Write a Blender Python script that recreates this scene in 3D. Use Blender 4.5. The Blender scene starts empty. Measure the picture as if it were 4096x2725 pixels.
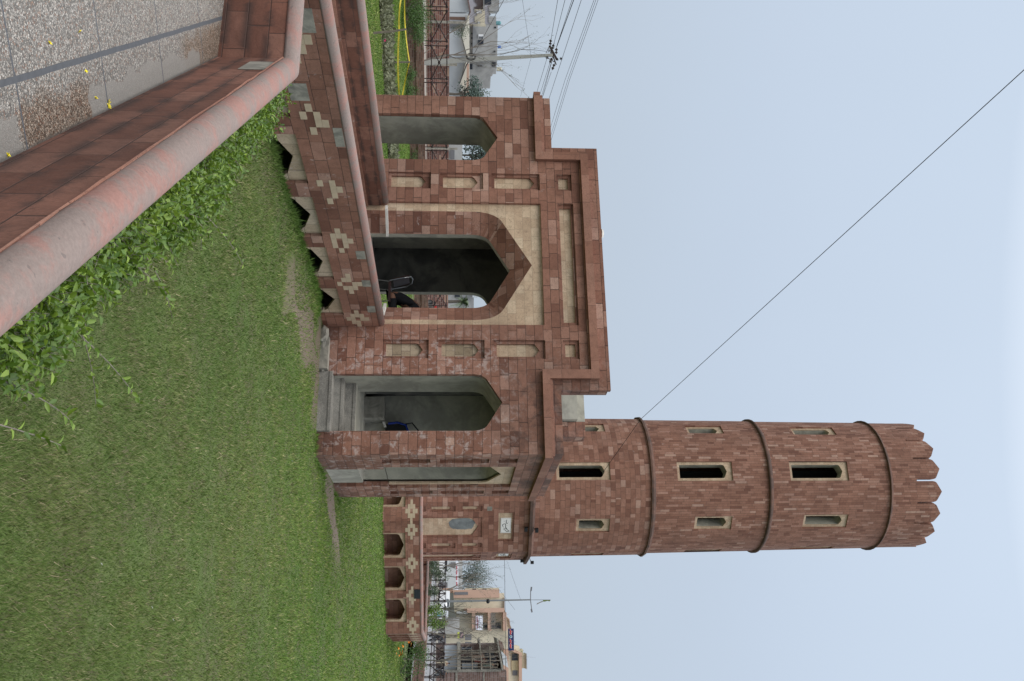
import bpy, bmesh, math, random
import numpy as np
from mathutils import Vector, Matrix
R_ = random.Random(7)
S = bpy.context.scene
COL = S.collection
# ------------------------------------------------------------------ camera
# metres; the camera stands at the origin, eye height 1.6 above the walkway, x along the gate's front, y away, z up
F = 3740.0; CX = 2048.0; CY = 1362.5          # pinhole model of the 4096x2725 photograph
def _n(a): a = np.array(a, float); return a / np.linalg.norm(a)
HC = 250.0
_Z = _n([.0055, 1, HC / F]); _Y = _n([1437.5, -(HC + .0055 * 1437.5), F]); _Y = _n(_Y - np.dot(_Y, _Z) * _Z)
_X = np.cross(_Y, _Z)
if _X[0] < 0: _X = -_X
RM = np.array([_X, _Y, _Z])                    # world = RM @ (right, up, forward)
right_, up_, fwd_ = [Vector(RM[:, i]) for i in range(3)]
cam = bpy.data.cameras.new('camera'); camo = bpy.data.objects.new('camera', cam); COL.objects.link(camo)
m = Matrix.Identity(4)                         # the photograph lies on its side: world up points to the right of the picture
for i in range(3): m[i][0] = up_[i]; m[i][1] = -right_[i]; m[i][2] = -fwd_[i]
camo.matrix_world = m
cam.sensor_fit = 'HORIZONTAL'; cam.sensor_width = 36; cam.lens = F / 4096 * 36
cam.clip_start = .05; cam.clip_end = 3000
S.camera = camo
# ------------------------------------------------------------------ light
SUN_EL, SUN_ROT = math.radians(52), math.radians(200)
w = bpy.data.worlds.new('World'); S.world = w; w.use_nodes = True
nt = w.node_tree; nt.nodes.clear()
out = nt.nodes.new('ShaderNodeOutputWorld'); bg = nt.nodes.new('ShaderNodeBackground')
sky = nt.nodes.new('ShaderNodeTexSky'); sky.sky_type = 'NISHITA'; sky.sun_disc = False
sky.sun_elevation = SUN_EL; sky.sun_rotation = SUN_ROT; sky.air_density = 1.0; sky.dust_density = 4.0; sky.ozone_density = 1.0
tc = nt.nodes.new('ShaderNodeTexCoord'); sp = nt.nodes.new('ShaderNodeSeparateXYZ'); nt.links.new(tc.outputs['Generated'], sp.inputs[0])
rp = nt.nodes.new('ShaderNodeValToRGB'); nt.links.new(sp.outputs['Z'], rp.inputs[0])   # overcast veil, brighter overhead
SKY = [(0.0, (4.2, 4.85, 5.5)), (0.10, (4.45, 5.15, 6.0)), (0.30, (4.8, 5.6, 6.7)), (0.52, (5.3, 6.2, 7.4)), (1.0, (24., 24., 24.))]
while len(rp.color_ramp.elements) < len(SKY): rp.color_ramp.elements.new(.5)
for e, (p, c) in zip(rp.color_ramp.elements, SKY): e.position = p; e.color = (*[v / 24 for v in c], 1)
nz = nt.nodes.new('ShaderNodeTexNoise'); nz.inputs['Scale'].default_value = 1.6; nz.inputs['Detail'].default_value = 3
nt.links.new(tc.outputs['Generated'], nz.inputs['Vector'])
mr = nt.nodes.new('ShaderNodeMapRange'); mr.inputs['From Min'].default_value = .3; mr.inputs['From Max'].default_value = .7
mr.inputs['To Min'].default_value = 23.1; mr.inputs['To Max'].default_value = 24.9; nt.links.new(nz.outputs['Fac'], mr.inputs['Value'])
vm = nt.nodes.new('ShaderNodeVectorMath'); vm.operation = 'SCALE'; nt.links.new(rp.outputs[0], vm.inputs[0]); nt.links.new(mr.outputs[0], vm.inputs['Scale'])
mx = nt.nodes.new('ShaderNodeMix'); mx.data_type = 'RGBA'; mx.inputs['Factor'].default_value = .93
nt.links.new(sky.outputs[0], mx.inputs['A']); nt.links.new(vm.outputs[0], mx.inputs['B'])
nt.links.new(mx.outputs['Result'], bg.inputs['Color']); bg.inputs['Strength'].default_value = .12
nt.links.new(bg.outputs[0], out.inputs[0])
sl = bpy.data.lights.new('sun', 'SUN'); sl.energy = 1.2; sl.angle = math.radians(40); sl.color = (1, .96, .9)
so = bpy.data.objects.new('sun', sl); COL.objects.link(so)
sd = Vector((math.sin(SUN_ROT) * math.cos(SUN_EL), math.cos(SUN_ROT) * math.cos(SUN_EL), math.sin(SUN_EL)))
so.rotation_euler = sd.to_track_quat('Z', 'Y').to_euler()
S.view_settings.view_transform = 'Standard'; S.view_settings.look = 'None'
S.view_settings.exposure = 0.0; S.view_settings.gamma = 1
S.render.resolution_x = 1024; S.render.resolution_y = 681
S.render.engine = 'CYCLES'; S.cycles.max_bounces = 6; S.cycles.diffuse_bounces = 4

# ------------------------------------------------------------------ picture -> world (used to set far things at their real place)
def ray(x, y): return RM @ np.array([y - CY, x - CX, F])
def atw(x, y, d): return Vector(ray(x, y) * (d / F))
def onZ(x, y, z): r = ray(x, y); return Vector(r * (z / r[2]))
UH = Vector((right_.x, right_.y, 0)).normalized(); WH = Vector((-UH.y, UH.x, 0)); ZH = Vector((0, 0, 1))
# ------------------------------------------------------------------ node helper
class NT:
    def __init__(s, name):
        s.m = bpy.data.materials.new(name); s.m.use_nodes = True; s.t = s.m.node_tree; s.t.nodes.clear()
        s.o = s.t.nodes.new('ShaderNodeOutputMaterial'); s.b = s.t.nodes.new('ShaderNodeBsdfPrincipled')
        s.t.links.new(s.b.outputs[0], s.o.inputs[0]); s.b.inputs['Specular IOR Level'].default_value = .3
    def n(s, typ, **k):
        nd = s.t.nodes.new('ShaderNode' + typ)
        for a, v in k.items(): setattr(nd, a, v)
        return nd
    def put(s, sock, v):
        if hasattr(v, 'is_output') or isinstance(v, bpy.types.NodeSocket): s.t.links.new(v, sock)
        elif isinstance(v, tuple) and len(v) == 3 and sock.type == 'RGBA': sock.default_value = (*v, 1)
        else: sock.default_value = v
    def math(s, op, a, b=None, c=None):
        nd = s.n('Math', operation=op)
        for i, v in enumerate((a, b, c)):
            if v is not None: s.put(nd.inputs[i], v)
        return nd.outputs[0]
    def mix(s, f, a, b, bt='MIX'):
        nd = s.n('Mix', data_type='RGBA', blend_type=bt); s.put(nd.inputs['Factor'], f); s.put(nd.inputs['A'], a); s.put(nd.inputs['B'], b)
        return nd.outputs['Result']
    def noise(s, vec, scale, det=3, rough=.55, dist=0):
        nd = s.n('TexNoise'); nd.inputs['Scale'].default_value = scale; nd.inputs['Detail'].default_value = det
        nd.inputs['Roughness'].default_value = rough; nd.inputs['Distortion'].default_value = dist
        if vec is not None: s.t.links.new(vec, nd.inputs['Vector'])
        return nd.outputs['Fac']
    def rng(s, v, a, b, c=0., d=1., smooth=True):
        nd = s.n('MapRange', interpolation_type='SMOOTHSTEP' if smooth else 'LINEAR')
        for k, q in zip(('Value', 'From Min', 'From Max', 'To Min', 'To Max'), (v, a, b, c, d)): s.put(nd.inputs[k], q)
        return nd.outputs[0]
    def ramp(s, f, stops, const=False):
        nd = s.n('ValToRGB'); cr = nd.color_ramp; cr.interpolation = 'CONSTANT' if const else 'LINEAR'
        while len(cr.elements) < len(stops): cr.elements.new(.5)
        for e, (p, c) in zip(cr.elements, stops): e.position = p; e.color = (*c, 1)
        s.put(nd.inputs[0], f); return nd.outputs[0]
    def pos(s): return s.n('NewGeometry').outputs['Position']
    def uv(s): return s.n('UVMap').outputs[0]
    def comb(s, x, y, z=0.):
        nd = s.n('CombineXYZ'); s.put(nd.inputs[0], x); s.put(nd.inputs[1], y); s.put(nd.inputs[2], z); return nd.outputs[0]
    def sep(s, v):
        nd = s.n('SeparateXYZ'); s.t.links.new(v, nd.inputs[0]); return nd.outputs
    def fin(s, col, rough=.8, bump=None, bs=.3, bd=.01, metal=0):
        s.put(s.b.inputs['Base Color'], col); s.put(s.b.inputs['Roughness'], rough); s.b.inputs['Metallic'].default_value = metal
        if bump is not None:
            bn = s.n('Bump'); bn.inputs['Strength'].default_value = bs; bn.inputs['Distance'].default_value = bd
            s.put(bn.inputs['Height'], bump); s.t.links.new(bn.outputs[0], s.b.inputs['Normal'])
        return s.m
RED = [(0, (.160, .070, .048)), (.10, (.200, .092, .063)), (.30, (.240, .115, .079)), (.6, (.267, .132, .093)), (.85, (.298, .154, .111)), (.94, (.345, .196, .149)), (1, (.39, .245, .19))]
CREAM = [(0, (.42, .30, .205)), (.5, (.49, .36, .25)), (1, (.54, .42, .30))]
def tiles(name, pal, h=.1524, w0=.19, w1=.34, off=0., swap=False, joint=.0026, white=.0, grime=.5, bump=.6, dark=1., zone=False, stain=False, jcol=(.075, .042, .033)):
    s = NT(name); u, v, _ = s.sep(s.uv())
    if swap: u, v = v, u
    vv = s.math('DIVIDE', s.math('ADD', v, off + 50 * h), h); row = s.math('FLOOR', vv); fv = s.math('FRACT', vv)
    wn = s.n('TexWhiteNoise', noise_dimensions='1D'); s.put(wn.inputs['W'], s.math('MULTIPLY', row, 1.37)); rr = wn.outputs['Value']
    wd = s.math('MULTIPLY_ADD', rr, w1 - w0, w0)
    u1 = s.math('MULTIPLY_ADD', rr, 7.31, s.math('ADD', u, 60.))
    ph = s.math('MULTIPLY_ADD', u1, 6.2832 / (w0 * 3.3), s.math('MULTIPLY', row, 2.1))
    u2 = s.math('DIVIDE', s.math('MULTIPLY_ADD', s.math('SINE', ph), w0 * .26, u1), wd)
    cell = s.math('FLOOR', u2); fu = s.math('FRACT', u2)
    w2 = s.n('TexWhiteNoise', noise_dimensions='3D'); s.put(w2.inputs['Vector'], s.comb(cell, row, sum(map(ord, name)) % 17)); rnd = w2.outputs['Value']
    rc = s.sep(w2.outputs['Color'])
    eu = s.math('MULTIPLY', s.math('MINIMUM', fu, s.math('SUBTRACT', 1., fu)), wd)
    ev = s.math('MULTIPLY', s.math('MINIMUM', fv, s.math('SUBTRACT', 1., fv)), h)
    edge = s.math('MINIMUM', eu, ev); jm = s.rng(edge, joint * .5, joint * 1.6)
    P = s.pos()
    col = s.ramp(rnd, pal)
    big = s.noise(P, 1.1, 4, .6); med = s.noise(P, 9., 5, .65, .4); fine = s.noise(P, 70., 3, .6)
    col = s.mix(1., col, s.ramp(s.rng(big, .3, .75), [(0, (1.14, 1.12, 1.1)), (1, (1 - .32 * grime,) * 3)]), 'MULTIPLY')
    col = s.mix(1., col, s.ramp(med, [(.25, (.80, .78, .77)), (.5, (1, 1, 1)), (.8, (1.13, 1.13, 1.14))]), 'MULTIPLY')
    col = s.mix(1., col, s.ramp(fine, [(.3, (.9, .9, .9)), (.7, (1.1, 1.1, 1.1))]), 'MULTIPLY')
    # riven veins running differently on every tile
    vx = s.n('VectorMath', operation='MULTIPLY_ADD'); s.put(vx.inputs[0], w2.outputs['Color']); vx.inputs[1].default_value = (9, 9, 9); s.put(vx.inputs[2], P)
    vein = s.noise(vx.outputs[0], 6., 3, .5, 1.8); vl = s.rng(s.math('ABSOLUTE', s.math('SUBTRACT', vein, .5)), 0., .018)
    col = s.mix(s.math('MULTIPLY', s.math('SUBTRACT', 1., vl), .4), col, (.09, .045, .035))
    if white > 0:
        wz = s.noise(P, 7.5, 7, .74, .35); ws = s.noise(P, .8, 2)
        msk = s.math('MULTIPLY', s.rng(wz, .58, .68), s.rng(ws, .62 - white * .3, .74 - white * .2))
        if zone:                                   # salt bloom on the damp right half, soot below the cornice
            X, Y, Z_ = s.sep(P); zn = s.math('MULTIPLY', s.rng(s.math('ADD', X, s.math('MULTIPLY', ws, .8)), -5.75, -5.2), s.rng(Z_, -2.3, -1.9)); low = s.rng(Z_, .2, 1.5, 1, .15)
            msk = s.math('MAXIMUM', msk, s.math('MULTIPLY', s.math('MULTIPLY', zn, low), s.rng(wz, .50, .63)))
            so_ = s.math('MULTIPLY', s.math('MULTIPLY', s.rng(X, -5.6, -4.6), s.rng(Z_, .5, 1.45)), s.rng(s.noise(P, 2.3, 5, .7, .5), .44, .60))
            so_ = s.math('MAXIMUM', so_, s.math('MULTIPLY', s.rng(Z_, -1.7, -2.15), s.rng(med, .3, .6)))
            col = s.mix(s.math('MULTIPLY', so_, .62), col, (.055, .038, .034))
        col = s.mix(s.math('MULTIPLY', msk, .5), col, (.56, .48, .45))
    if stain:                                      # black damp stains clinging to the course joints
        st_ = s.math('MULTIPLY', s.rng(s.noise(P, 3.1, 5, .6, .8), .43, .56), s.rng(ev, 0., .06, 1, .10)); col = s.mix(s.math('MULTIPLY', st_, .75), col, (.04, .028, .025))
    col = s.mix(jm, jcol, col)
    hgt = s.math('ADD', s.math('MULTIPLY', jm, .9), s.math('ADD', s.math('MULTIPLY', rc[1], .35), s.math('ADD', s.math('MULTIPLY', vein, .6), s.math('MULTIPLY', med, .5))))
    if dark != 1.: col = s.mix(1., col, (dark, dark, dark), 'MULTIPLY')
    return s.fin(col, .78, hgt, bump, .012)
def plain(name, c, rough=.7, var=.12, scale=6., bump=0., metal=0, c2=None, sc2=1.5):
    s = NT(name); P = s.pos(); n1 = s.noise(P, scale, 5, .6)
    if c2: base = s.mix(s.rng(s.noise(P, sc2, 5, .65, .5), .42, .6), c, c2)
    else: base = c
    col = s.mix(1., base, s.ramp(n1, [(.2, (1 - var,) * 3), (.8, (1 + var,) * 3)]), 'MULTIPLY')
    return s.fin(col, rough, n1 if bump else None, bump, .01, metal)
M = {}
CO = .1524 - (-1.584 % .1524)
M['stone'] = tiles('red_stone_tiles', RED, off=CO, white=.3, zone=True, bump=.8)
M['stone_w'] = tiles('weathered_red_stone', RED, off=CO, white=.95, grime=.8)
M['stone_small'] = tiles('narrow_upright_red_tiles', RED, h=.088, w0=.29, w1=.33, swap=True, joint=.003, bump=.4, grime=.3, white=.12)
M['stone_base'] = tiles('tower_base_red_tiles', RED, h=.176, w0=.2, w1=.32, off=.03, white=.3, grime=.4)
M['stone_trim'] = tiles('red_stone_moulding', RED[:5], h=.5, w0=.5, w1=.7, off=.1, bump=.3, white=.2, joint=.002)
M['stone_low'] = tiles('damp_red_stone', RED, off=CO + .03, w0=.25, w1=.44, white=.55, grime=.6)
M['stone_near'] = tiles('large_parapet_tiles', [(0, (.145, .062, .042)), (.5, (.19, .084, .058)), (1, (.245, .122, .088))], h=.152, w0=.36, w1=.62, off=.055, joint=.003, grime=.9, bump=.5, stain=True)
M['cream'] = tiles('cream_stone_tiles', CREAM, h=.1524, off=CO, w0=.16, w1=.26, joint=.002, grime=.35, bump=.25, jcol=(.27, .20, .14))
M['cream_big'] = tiles('large_cream_slabs', [(0, (.40, .31, .21)), (.5, (.48, .375, .265)), (1, (.53, .43, .32))], h=.27, w0=.3, w1=.45, off=.1, joint=.003, grime=.3, bump=.3, white=.2, jcol=(.12, .09, .07))
M['cream_tile'] = plain('small_cream_tile', (.50, .395, .28), .8, .16, 7., .2)
M['cream_dirty'] = tiles('stained_cream_tiles', [(0, (.27, .21, .14)), (.5, (.38, .30, .21)), (1, (.46, .37, .27))], h=.1524, off=CO, w0=.2, w1=.3, joint=.003, grime=.9, bump=.3, white=.3, jcol=(.12, .09, .07))
M['plaster'] = plain('grey_cement_plaster', (.44, .42, .35), .85, .22, 3., .15, c2=(.31, .295, .25))
M['plaster_dark'] = plain('dark_inner_plaster', (.13, .125, .108), .9, .3, 3., .15, c2=(.06, .058, .054), sc2=1.2)  # much darker plaster tone for the roof slab and inner walls
M['concrete'] = plain('raw_concrete', (.31, .29, .245), .9, .3, 9., .5, c2=(.21, .20, .17), sc2=4.)
M['step'] = plain('exposed_pebble_concrete', (.27, .255, .225), .9, .55, 85., .6, c2=(.19, .18, .16), sc2=3.)
M['white_cement'] = plain('white_cement', (.6, .57, .52), .8, .15, 9., .2)
M['marble'] = plain('white_marble', (.74, .72, .69), .45, .05, 4.)
M['black'] = plain('black_paint', (.012, .012, .013), .5, .2)
M['iron'] = plain('black_brown_iron', (.035, .022, .02), .6, .2)
M['steel'] = plain('dull_steel', (.22, .22, .22), .35, .05, metal=1)
M['belt'] = plain('shade_darkened_moulding', (.135, .075, .056), .85, .3, 5., .3, c2=(.085, .055, .045))  # tower belts coloured dark to put their underside shadow into the stone
M['void'] = plain('near_black_interior', (.02, .019, .018), .95, .2)  # near-black tone of the drain hole and the tower's inner floors

# ------------------------------------------------------------------ mesh helper
class MB:
    def __init__(s): s.v = []; s.f = []; s.uvs = None
    def add(s, vs, fs):
        k = len(s.v); s.v += [tuple(p) for p in vs]; s.f += [tuple(i + k for i in f) for f in fs]; return s
    def box(s, a, b):
        (x0, y0, z0), (x1, y1, z1) = a, b
        return s.add([(x0, y0, z0), (x1, y0, z0), (x1, y1, z0), (x0, y1, z0), (x0, y0, z1), (x1, y0, z1), (x1, y1, z1), (x0, y1, z1)],
                     [(3, 2, 1, 0), (4, 5, 6, 7), (0, 1, 5, 4), (1, 2, 6, 5), (2, 3, 7, 6), (3, 0, 4, 7)])
    def obox(s, o, ax, ay, az):
        o, ax, ay, az = Vector(o), Vector(ax), Vector(ay), Vector(az)
        vs = [o, o + ax, o + ax + ay, o + ay]; vs += [p + az for p in vs]
        return s.add(vs, [(3, 2, 1, 0), (4, 5, 6, 7), (0, 1, 5, 4), (1, 2, 6, 5), (2, 3, 7, 6), (3, 0, 4, 7)])
    def tube(s, pts, r, n=6, r1=None, cap=True):
        pts = [Vector(p) for p in pts]; N = len(pts); k = len(s.v); ref = None
        for i, p in enumerate(pts):
            d = (pts[min(i + 1, N - 1)] - pts[max(i - 1, 0)]).normalized()
            if ref is None: ref = Vector((0, 0, 1)) if abs(d.z) < .9 else Vector((1, 0, 0))
            a = d.cross(ref).normalized(); b = d.cross(a); ref = -b if False else ref
            rr = r if r1 is None else r + (r1 - r) * i / (N - 1)
            for j in range(n):
                t = 2 * math.pi * j / n; s.v.append(tuple(p + (a * math.cos(t) + b * math.sin(t)) * rr))
        for i in range(N - 1):
            for j in range(n):
                s.f.append((k + i * n + j, k + i * n + (j + 1) % n, k + (i + 1) * n + (j + 1) % n, k + (i + 1) * n + j))
        if cap: s.f.append(tuple(k + j for j in range(n))[::-1]); s.f.append(tuple(k + (N - 1) * n + j for j in range(n)))
        return s
    def lathe(s, c, prof, n=16, ax=None):
        k = len(s.v); c = Vector(c); q = Matrix.Identity(3) if ax is None else Vector((0, 0, 1)).rotation_difference(Vector(ax)).to_matrix()
        for r, z in prof:
            for j in range(n):
                t = 2 * math.pi * j / n; s.v.append(tuple(c + q @ Vector((r * math.cos(t), r * math.sin(t), z))))
        for i in range(len(prof) - 1):
            for j in range(n): s.f.append((k + i * n + j, k + i * n + (j + 1) % n, k + (i + 1) * n + (j + 1) % n, k + (i + 1) * n + j))
        s.f.append(tuple(k + j for j in range(n))[::-1]); s.f.append(tuple(k + (len(prof) - 1) * n + j for j in range(n)))
        return s
    def plate(s, outer, holes, t, o, ux, uy, nin):
        """flat slab with holes: 2-D outline in (ux,uy) from o, front face at o, thickness t along nin"""
        cu = bpy.data.curves.new('tmp', 'CURVE'); cu.dimensions = '2D'; cu.fill_mode = 'BOTH'; cu.extrude = t / 2
        for loop in [outer] + holes:
            sp_ = cu.splines.new('POLY'); sp_.points.add(len(loop) - 1); sp_.use_cyclic_u = True
            for p, q in zip(sp_.points, loop): p.co = (q[0], q[1], 0, 1)
        ob = bpy.data.objects.new('tmp', cu); me = bpy.data.meshes.new_from_object(ob)
        o, ux, uy, nin = Vector(o), Vector(ux), Vector(uy), Vector(nin)
        vs = [o + ux * v.co.x + uy * v.co.y + nin * (v.co.z + t / 2) for v in me.vertices]
        s.add(vs, [tuple(p.vertices) for p in me.polygons])
        bpy.data.objects.remove(ob); bpy.data.curves.remove(cu); bpy.data.meshes.remove(me); return s
    def strip(s, A, B, closed=False):
        k = len(s.v); n = len(A); s.v += [tuple(p) for p in A] + [tuple(p) for p in B]
        for i in range(n - (0 if closed else 1)): j = (i + 1) % n; s.f.append((k + i, k + j, k + n + j, k + n + i))
        return s
    def build(s, name, mat, parent=None, smooth=False, uvf=None, local=False, weld=True):
        me = bpy.data.meshes.new(name); o = Vector(parent.location) if (parent and not local) else Vector()
        if parent and not local and parent.parent: o = o + Vector(parent.parent.location)
        me.from_pydata([tuple(Vector(p) - o) for p in s.v], [], s.f)
        bm = bmesh.new(); bm.from_mesh(me)
        if weld: bmesh.ops.remove_doubles(bm, verts=bm.verts, dist=1e-5)
        bmesh.ops.recalc_face_normals(bm, faces=bm.faces)
        uvl = bm.loops.layers.uv.new('UVMap')
        for f in bm.faces:
            n = f.normal; f.smooth = smooth
            if abs(n.z) > .75: tx, ty = Vector((1, 0, 0)), Vector((0, 1, 0))
            else:
                tx = Vector((-n.y, n.x, 0)).normalized(); ty = Vector((0, 0, 1))
            for l in f.loops:
                p = l.vert.co + o
                l[uvl].uv = uvf(p, f) if uvf else (p.dot(tx), p.dot(ty))
        bm.to_mesh(me); bm.free()
        me.materials.append(mat) if mat else None
        ob = bpy.data.objects.new(name, me); COL.objects.link(ob)
        if parent: ob.parent = parent
        return ob
def thing(name, label, cat, loc=(0, 0, 0), group=None):
    o = bpy.data.objects.new(name, None); COL.objects.link(o); o.location = loc; o.empty_display_size = .2
    return tag(o, label, cat, group)
def tag(o, label=None, cat=None, group=None, kind=None):
    if label: o['label'] = label
    if cat: o['category'] = cat
    if group: o['group'] = group
    if kind: o['kind'] = kind
    return o
def structure(o): o['kind'] = 'structure'; return o
def copy_tree(o, parent=None):
    c = o.copy(); COL.objects.link(c); c.parent = parent
    for ch in [q for q in list(bpy.data.objects) if q.parent == o]: copy_tree(ch, c)
    return c
def arch(cx, h, z0, zs, za, n=7):
    """pointed four-centred arch outline, anticlockwise from the lower left corner"""
    H = za - zs; P0, P1, P2 = (h, zs), (h, zs + .40 * H), (.80 * h, zs + .52 * H)
    c = [((1 - t) ** 2 * P0[0] + 2 * t * (1 - t) * P1[0] + t * t * P2[0], (1 - t) ** 2 * P0[1] + 2 * t * (1 - t) * P1[1] + t * t * P2[1]) for t in [i / n for i in range(n + 1)]]
    rt = [(cx + x, z) for x, z in c]; lf = [(cx - x, z) for x, z in c]
    return [(cx - h, z0), (cx + h, z0)] + rt + [(cx, za)] + lf[::-1]
def rect(x0, x1, z0, z1): return [(x0, z0), (x1, z0), (x1, z1), (x0, z1)]
# ================================================================== the lawn and the ground
LZ = -2.16
def gz(x, y):
    t = np.clip((y - 14) / 16, 0, 1); t = t * t * (3 - 2 * t)
    return LZ + .13 * t + .12 * np.exp(-(np.maximum(x + 5.9, 0) / .38) ** 2) * (x > -6.05) * np.clip((y - 6.2) / 1.5, 0, 1) * np.clip((14.4 - y) / .9, 0, 1) - .35 * np.clip((y - 45) / 30, 0, 1) * np.clip((x + 14) / 8, 0, 1)
def grass_mat(name, kind):
    s = NT(name); P = s.pos(); big = s.noise(P, .35, 4, .6); med = s.noise(P, 2.2, 5, .7, .6); fine = s.noise(P, 38., 4, .7)
    g = s.mix(s.rng(big, .35, .65), (.088, .135, .034), (.125, .158, .054))
    if kind == 'ground':
        g = s.mix(s.rng(med, .40, .66), g, (.115, .105, .055)); g = s.mix(s.rng(fine, .35, .7, 0, .55), g, (.05, .055, .024))
        # bare earth: a trodden strip beside the gate and worn edges
        X, Y, Z_ = s.sep(P); wob = s.math('MULTIPLY', s.math('SUBTRACT', s.noise(P, 1.6, 4, .7), .5), 1.3)
        d1 = s.math('ABSOLUTE', s.math('SUBTRACT', s.math('ADD', Y, s.math('MULTIPLY', X, -1.5)), 22.3)); d1 = s.math('ADD', d1, wob)
        m1 = s.math('MULTIPLY', s.rng(d1, .4, .9, 1, 0), s.math('MULTIPLY', s.rng(X, -3.9, -3.7), s.rng(X, -2.9, -2.2, 1, 0)))
        d2 = s.math('ADD', s.math('ABSOLUTE', s.math('ADD', X, 5.15)), wob); m2 = s.math('MULTIPLY', s.rng(d2, .25, .7, 1, 0), s.math('MULTIPLY', s.rng(Y, 10.5, 12.5), s.rng(Y, 15.2, 15.6, 1, 0)))
        d3 = s.math('ADD', s.math('ABSOLUTE', s.math('SUBTRACT', Y, 14.6)), wob); m3 = s.math('MULTIPLY', s.rng(d3, .15, .55, 1, 0), s.math('MULTIPLY', s.rng(X, -6.2, -5.6), s.rng(X, -4.4, -3.9, 1, 0)))
        mk = s.math('MAXIMUM', m1, s.math('MAXIMUM', m2, m3))
        g = s.mix(s.math('MULTIPLY', mk, .9), g, s.mix(fine, (.13, .095, .075), (.21, .165, .135)))
        return s.fin(g, .95, fine, .6, .02)
    a = s.n('Attribute', attribute_name='tint').outputs['Fac']
    g = s.ramp(a, [(0, (.055, .108, .020)), (.3, (.096, .170, .032)), (.55, (.145, .212, .055)), (.75, (.205, .248, .092)), (.86, (.30, .28, .15)), (1, (.45, .40, .26))])
    g = s.mix(1., g, s.ramp(big, [(.3, (.8, .92, .8)), (.7, (1.12, 1.06, 1.05))]), 'MULTIPLY')
    Y_ = s.sep(P)[1]; g = s.mix(1., g, s.ramp(s.rng(s.math('ADD', Y_, s.math('MULTIPLY', big, 3.)), 3., 19.), [(0, (1.06, .95, 1.1)), (.55, (1.05, .98, .95)), (1, (1.05, 1.12, .75))]), 'MULTIPLY')
    return s.fin(g, .75)
def ground():
    mb = MB(); xs = list(np.concatenate([[-900, -300, -120, -60], np.linspace(-40, -7, 34), [-6.3, -6.04, -6.0, -5.9, -5.8, -5.65, -5.5, -5.3, -5.1], np.linspace(-5, 12, 18), [30, 60, 200, 600]])); ys = list(np.concatenate([[-40, -10, -2], np.linspace(0, 90, 91), [110, 150, 250, 500, 1500]]))
    X, Y = np.meshgrid(xs, ys, indexing='ij'); Z = gz(X, Y)
    vs = list(zip(X.ravel(), Y.ravel(), Z.ravel())); n = len(ys)
    fs = [(i * n + j, (i + 1) * n + j, (i + 1) * n + j + 1, i * n + j + 1) for i in range(len(xs) - 1) for j in range(n - 1)]
    return structure(mb.add(vs, fs).build('lawn_ground', grass_mat('lawn_ground', 'ground'), smooth=True))
ground()
def in_poly(px, py, poly):
    c = np.zeros(len(px), bool); j = len(poly) - 1
    for i in range(len(poly)):
        xi, yi = poly[i]; xj, yj = poly[j]
        c ^= ((yi > py) != (yj > py)) & (px < (xj - xi) * (py - yi) / (yj - yi + 1e-12) + xi); j = i
    return c
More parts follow.
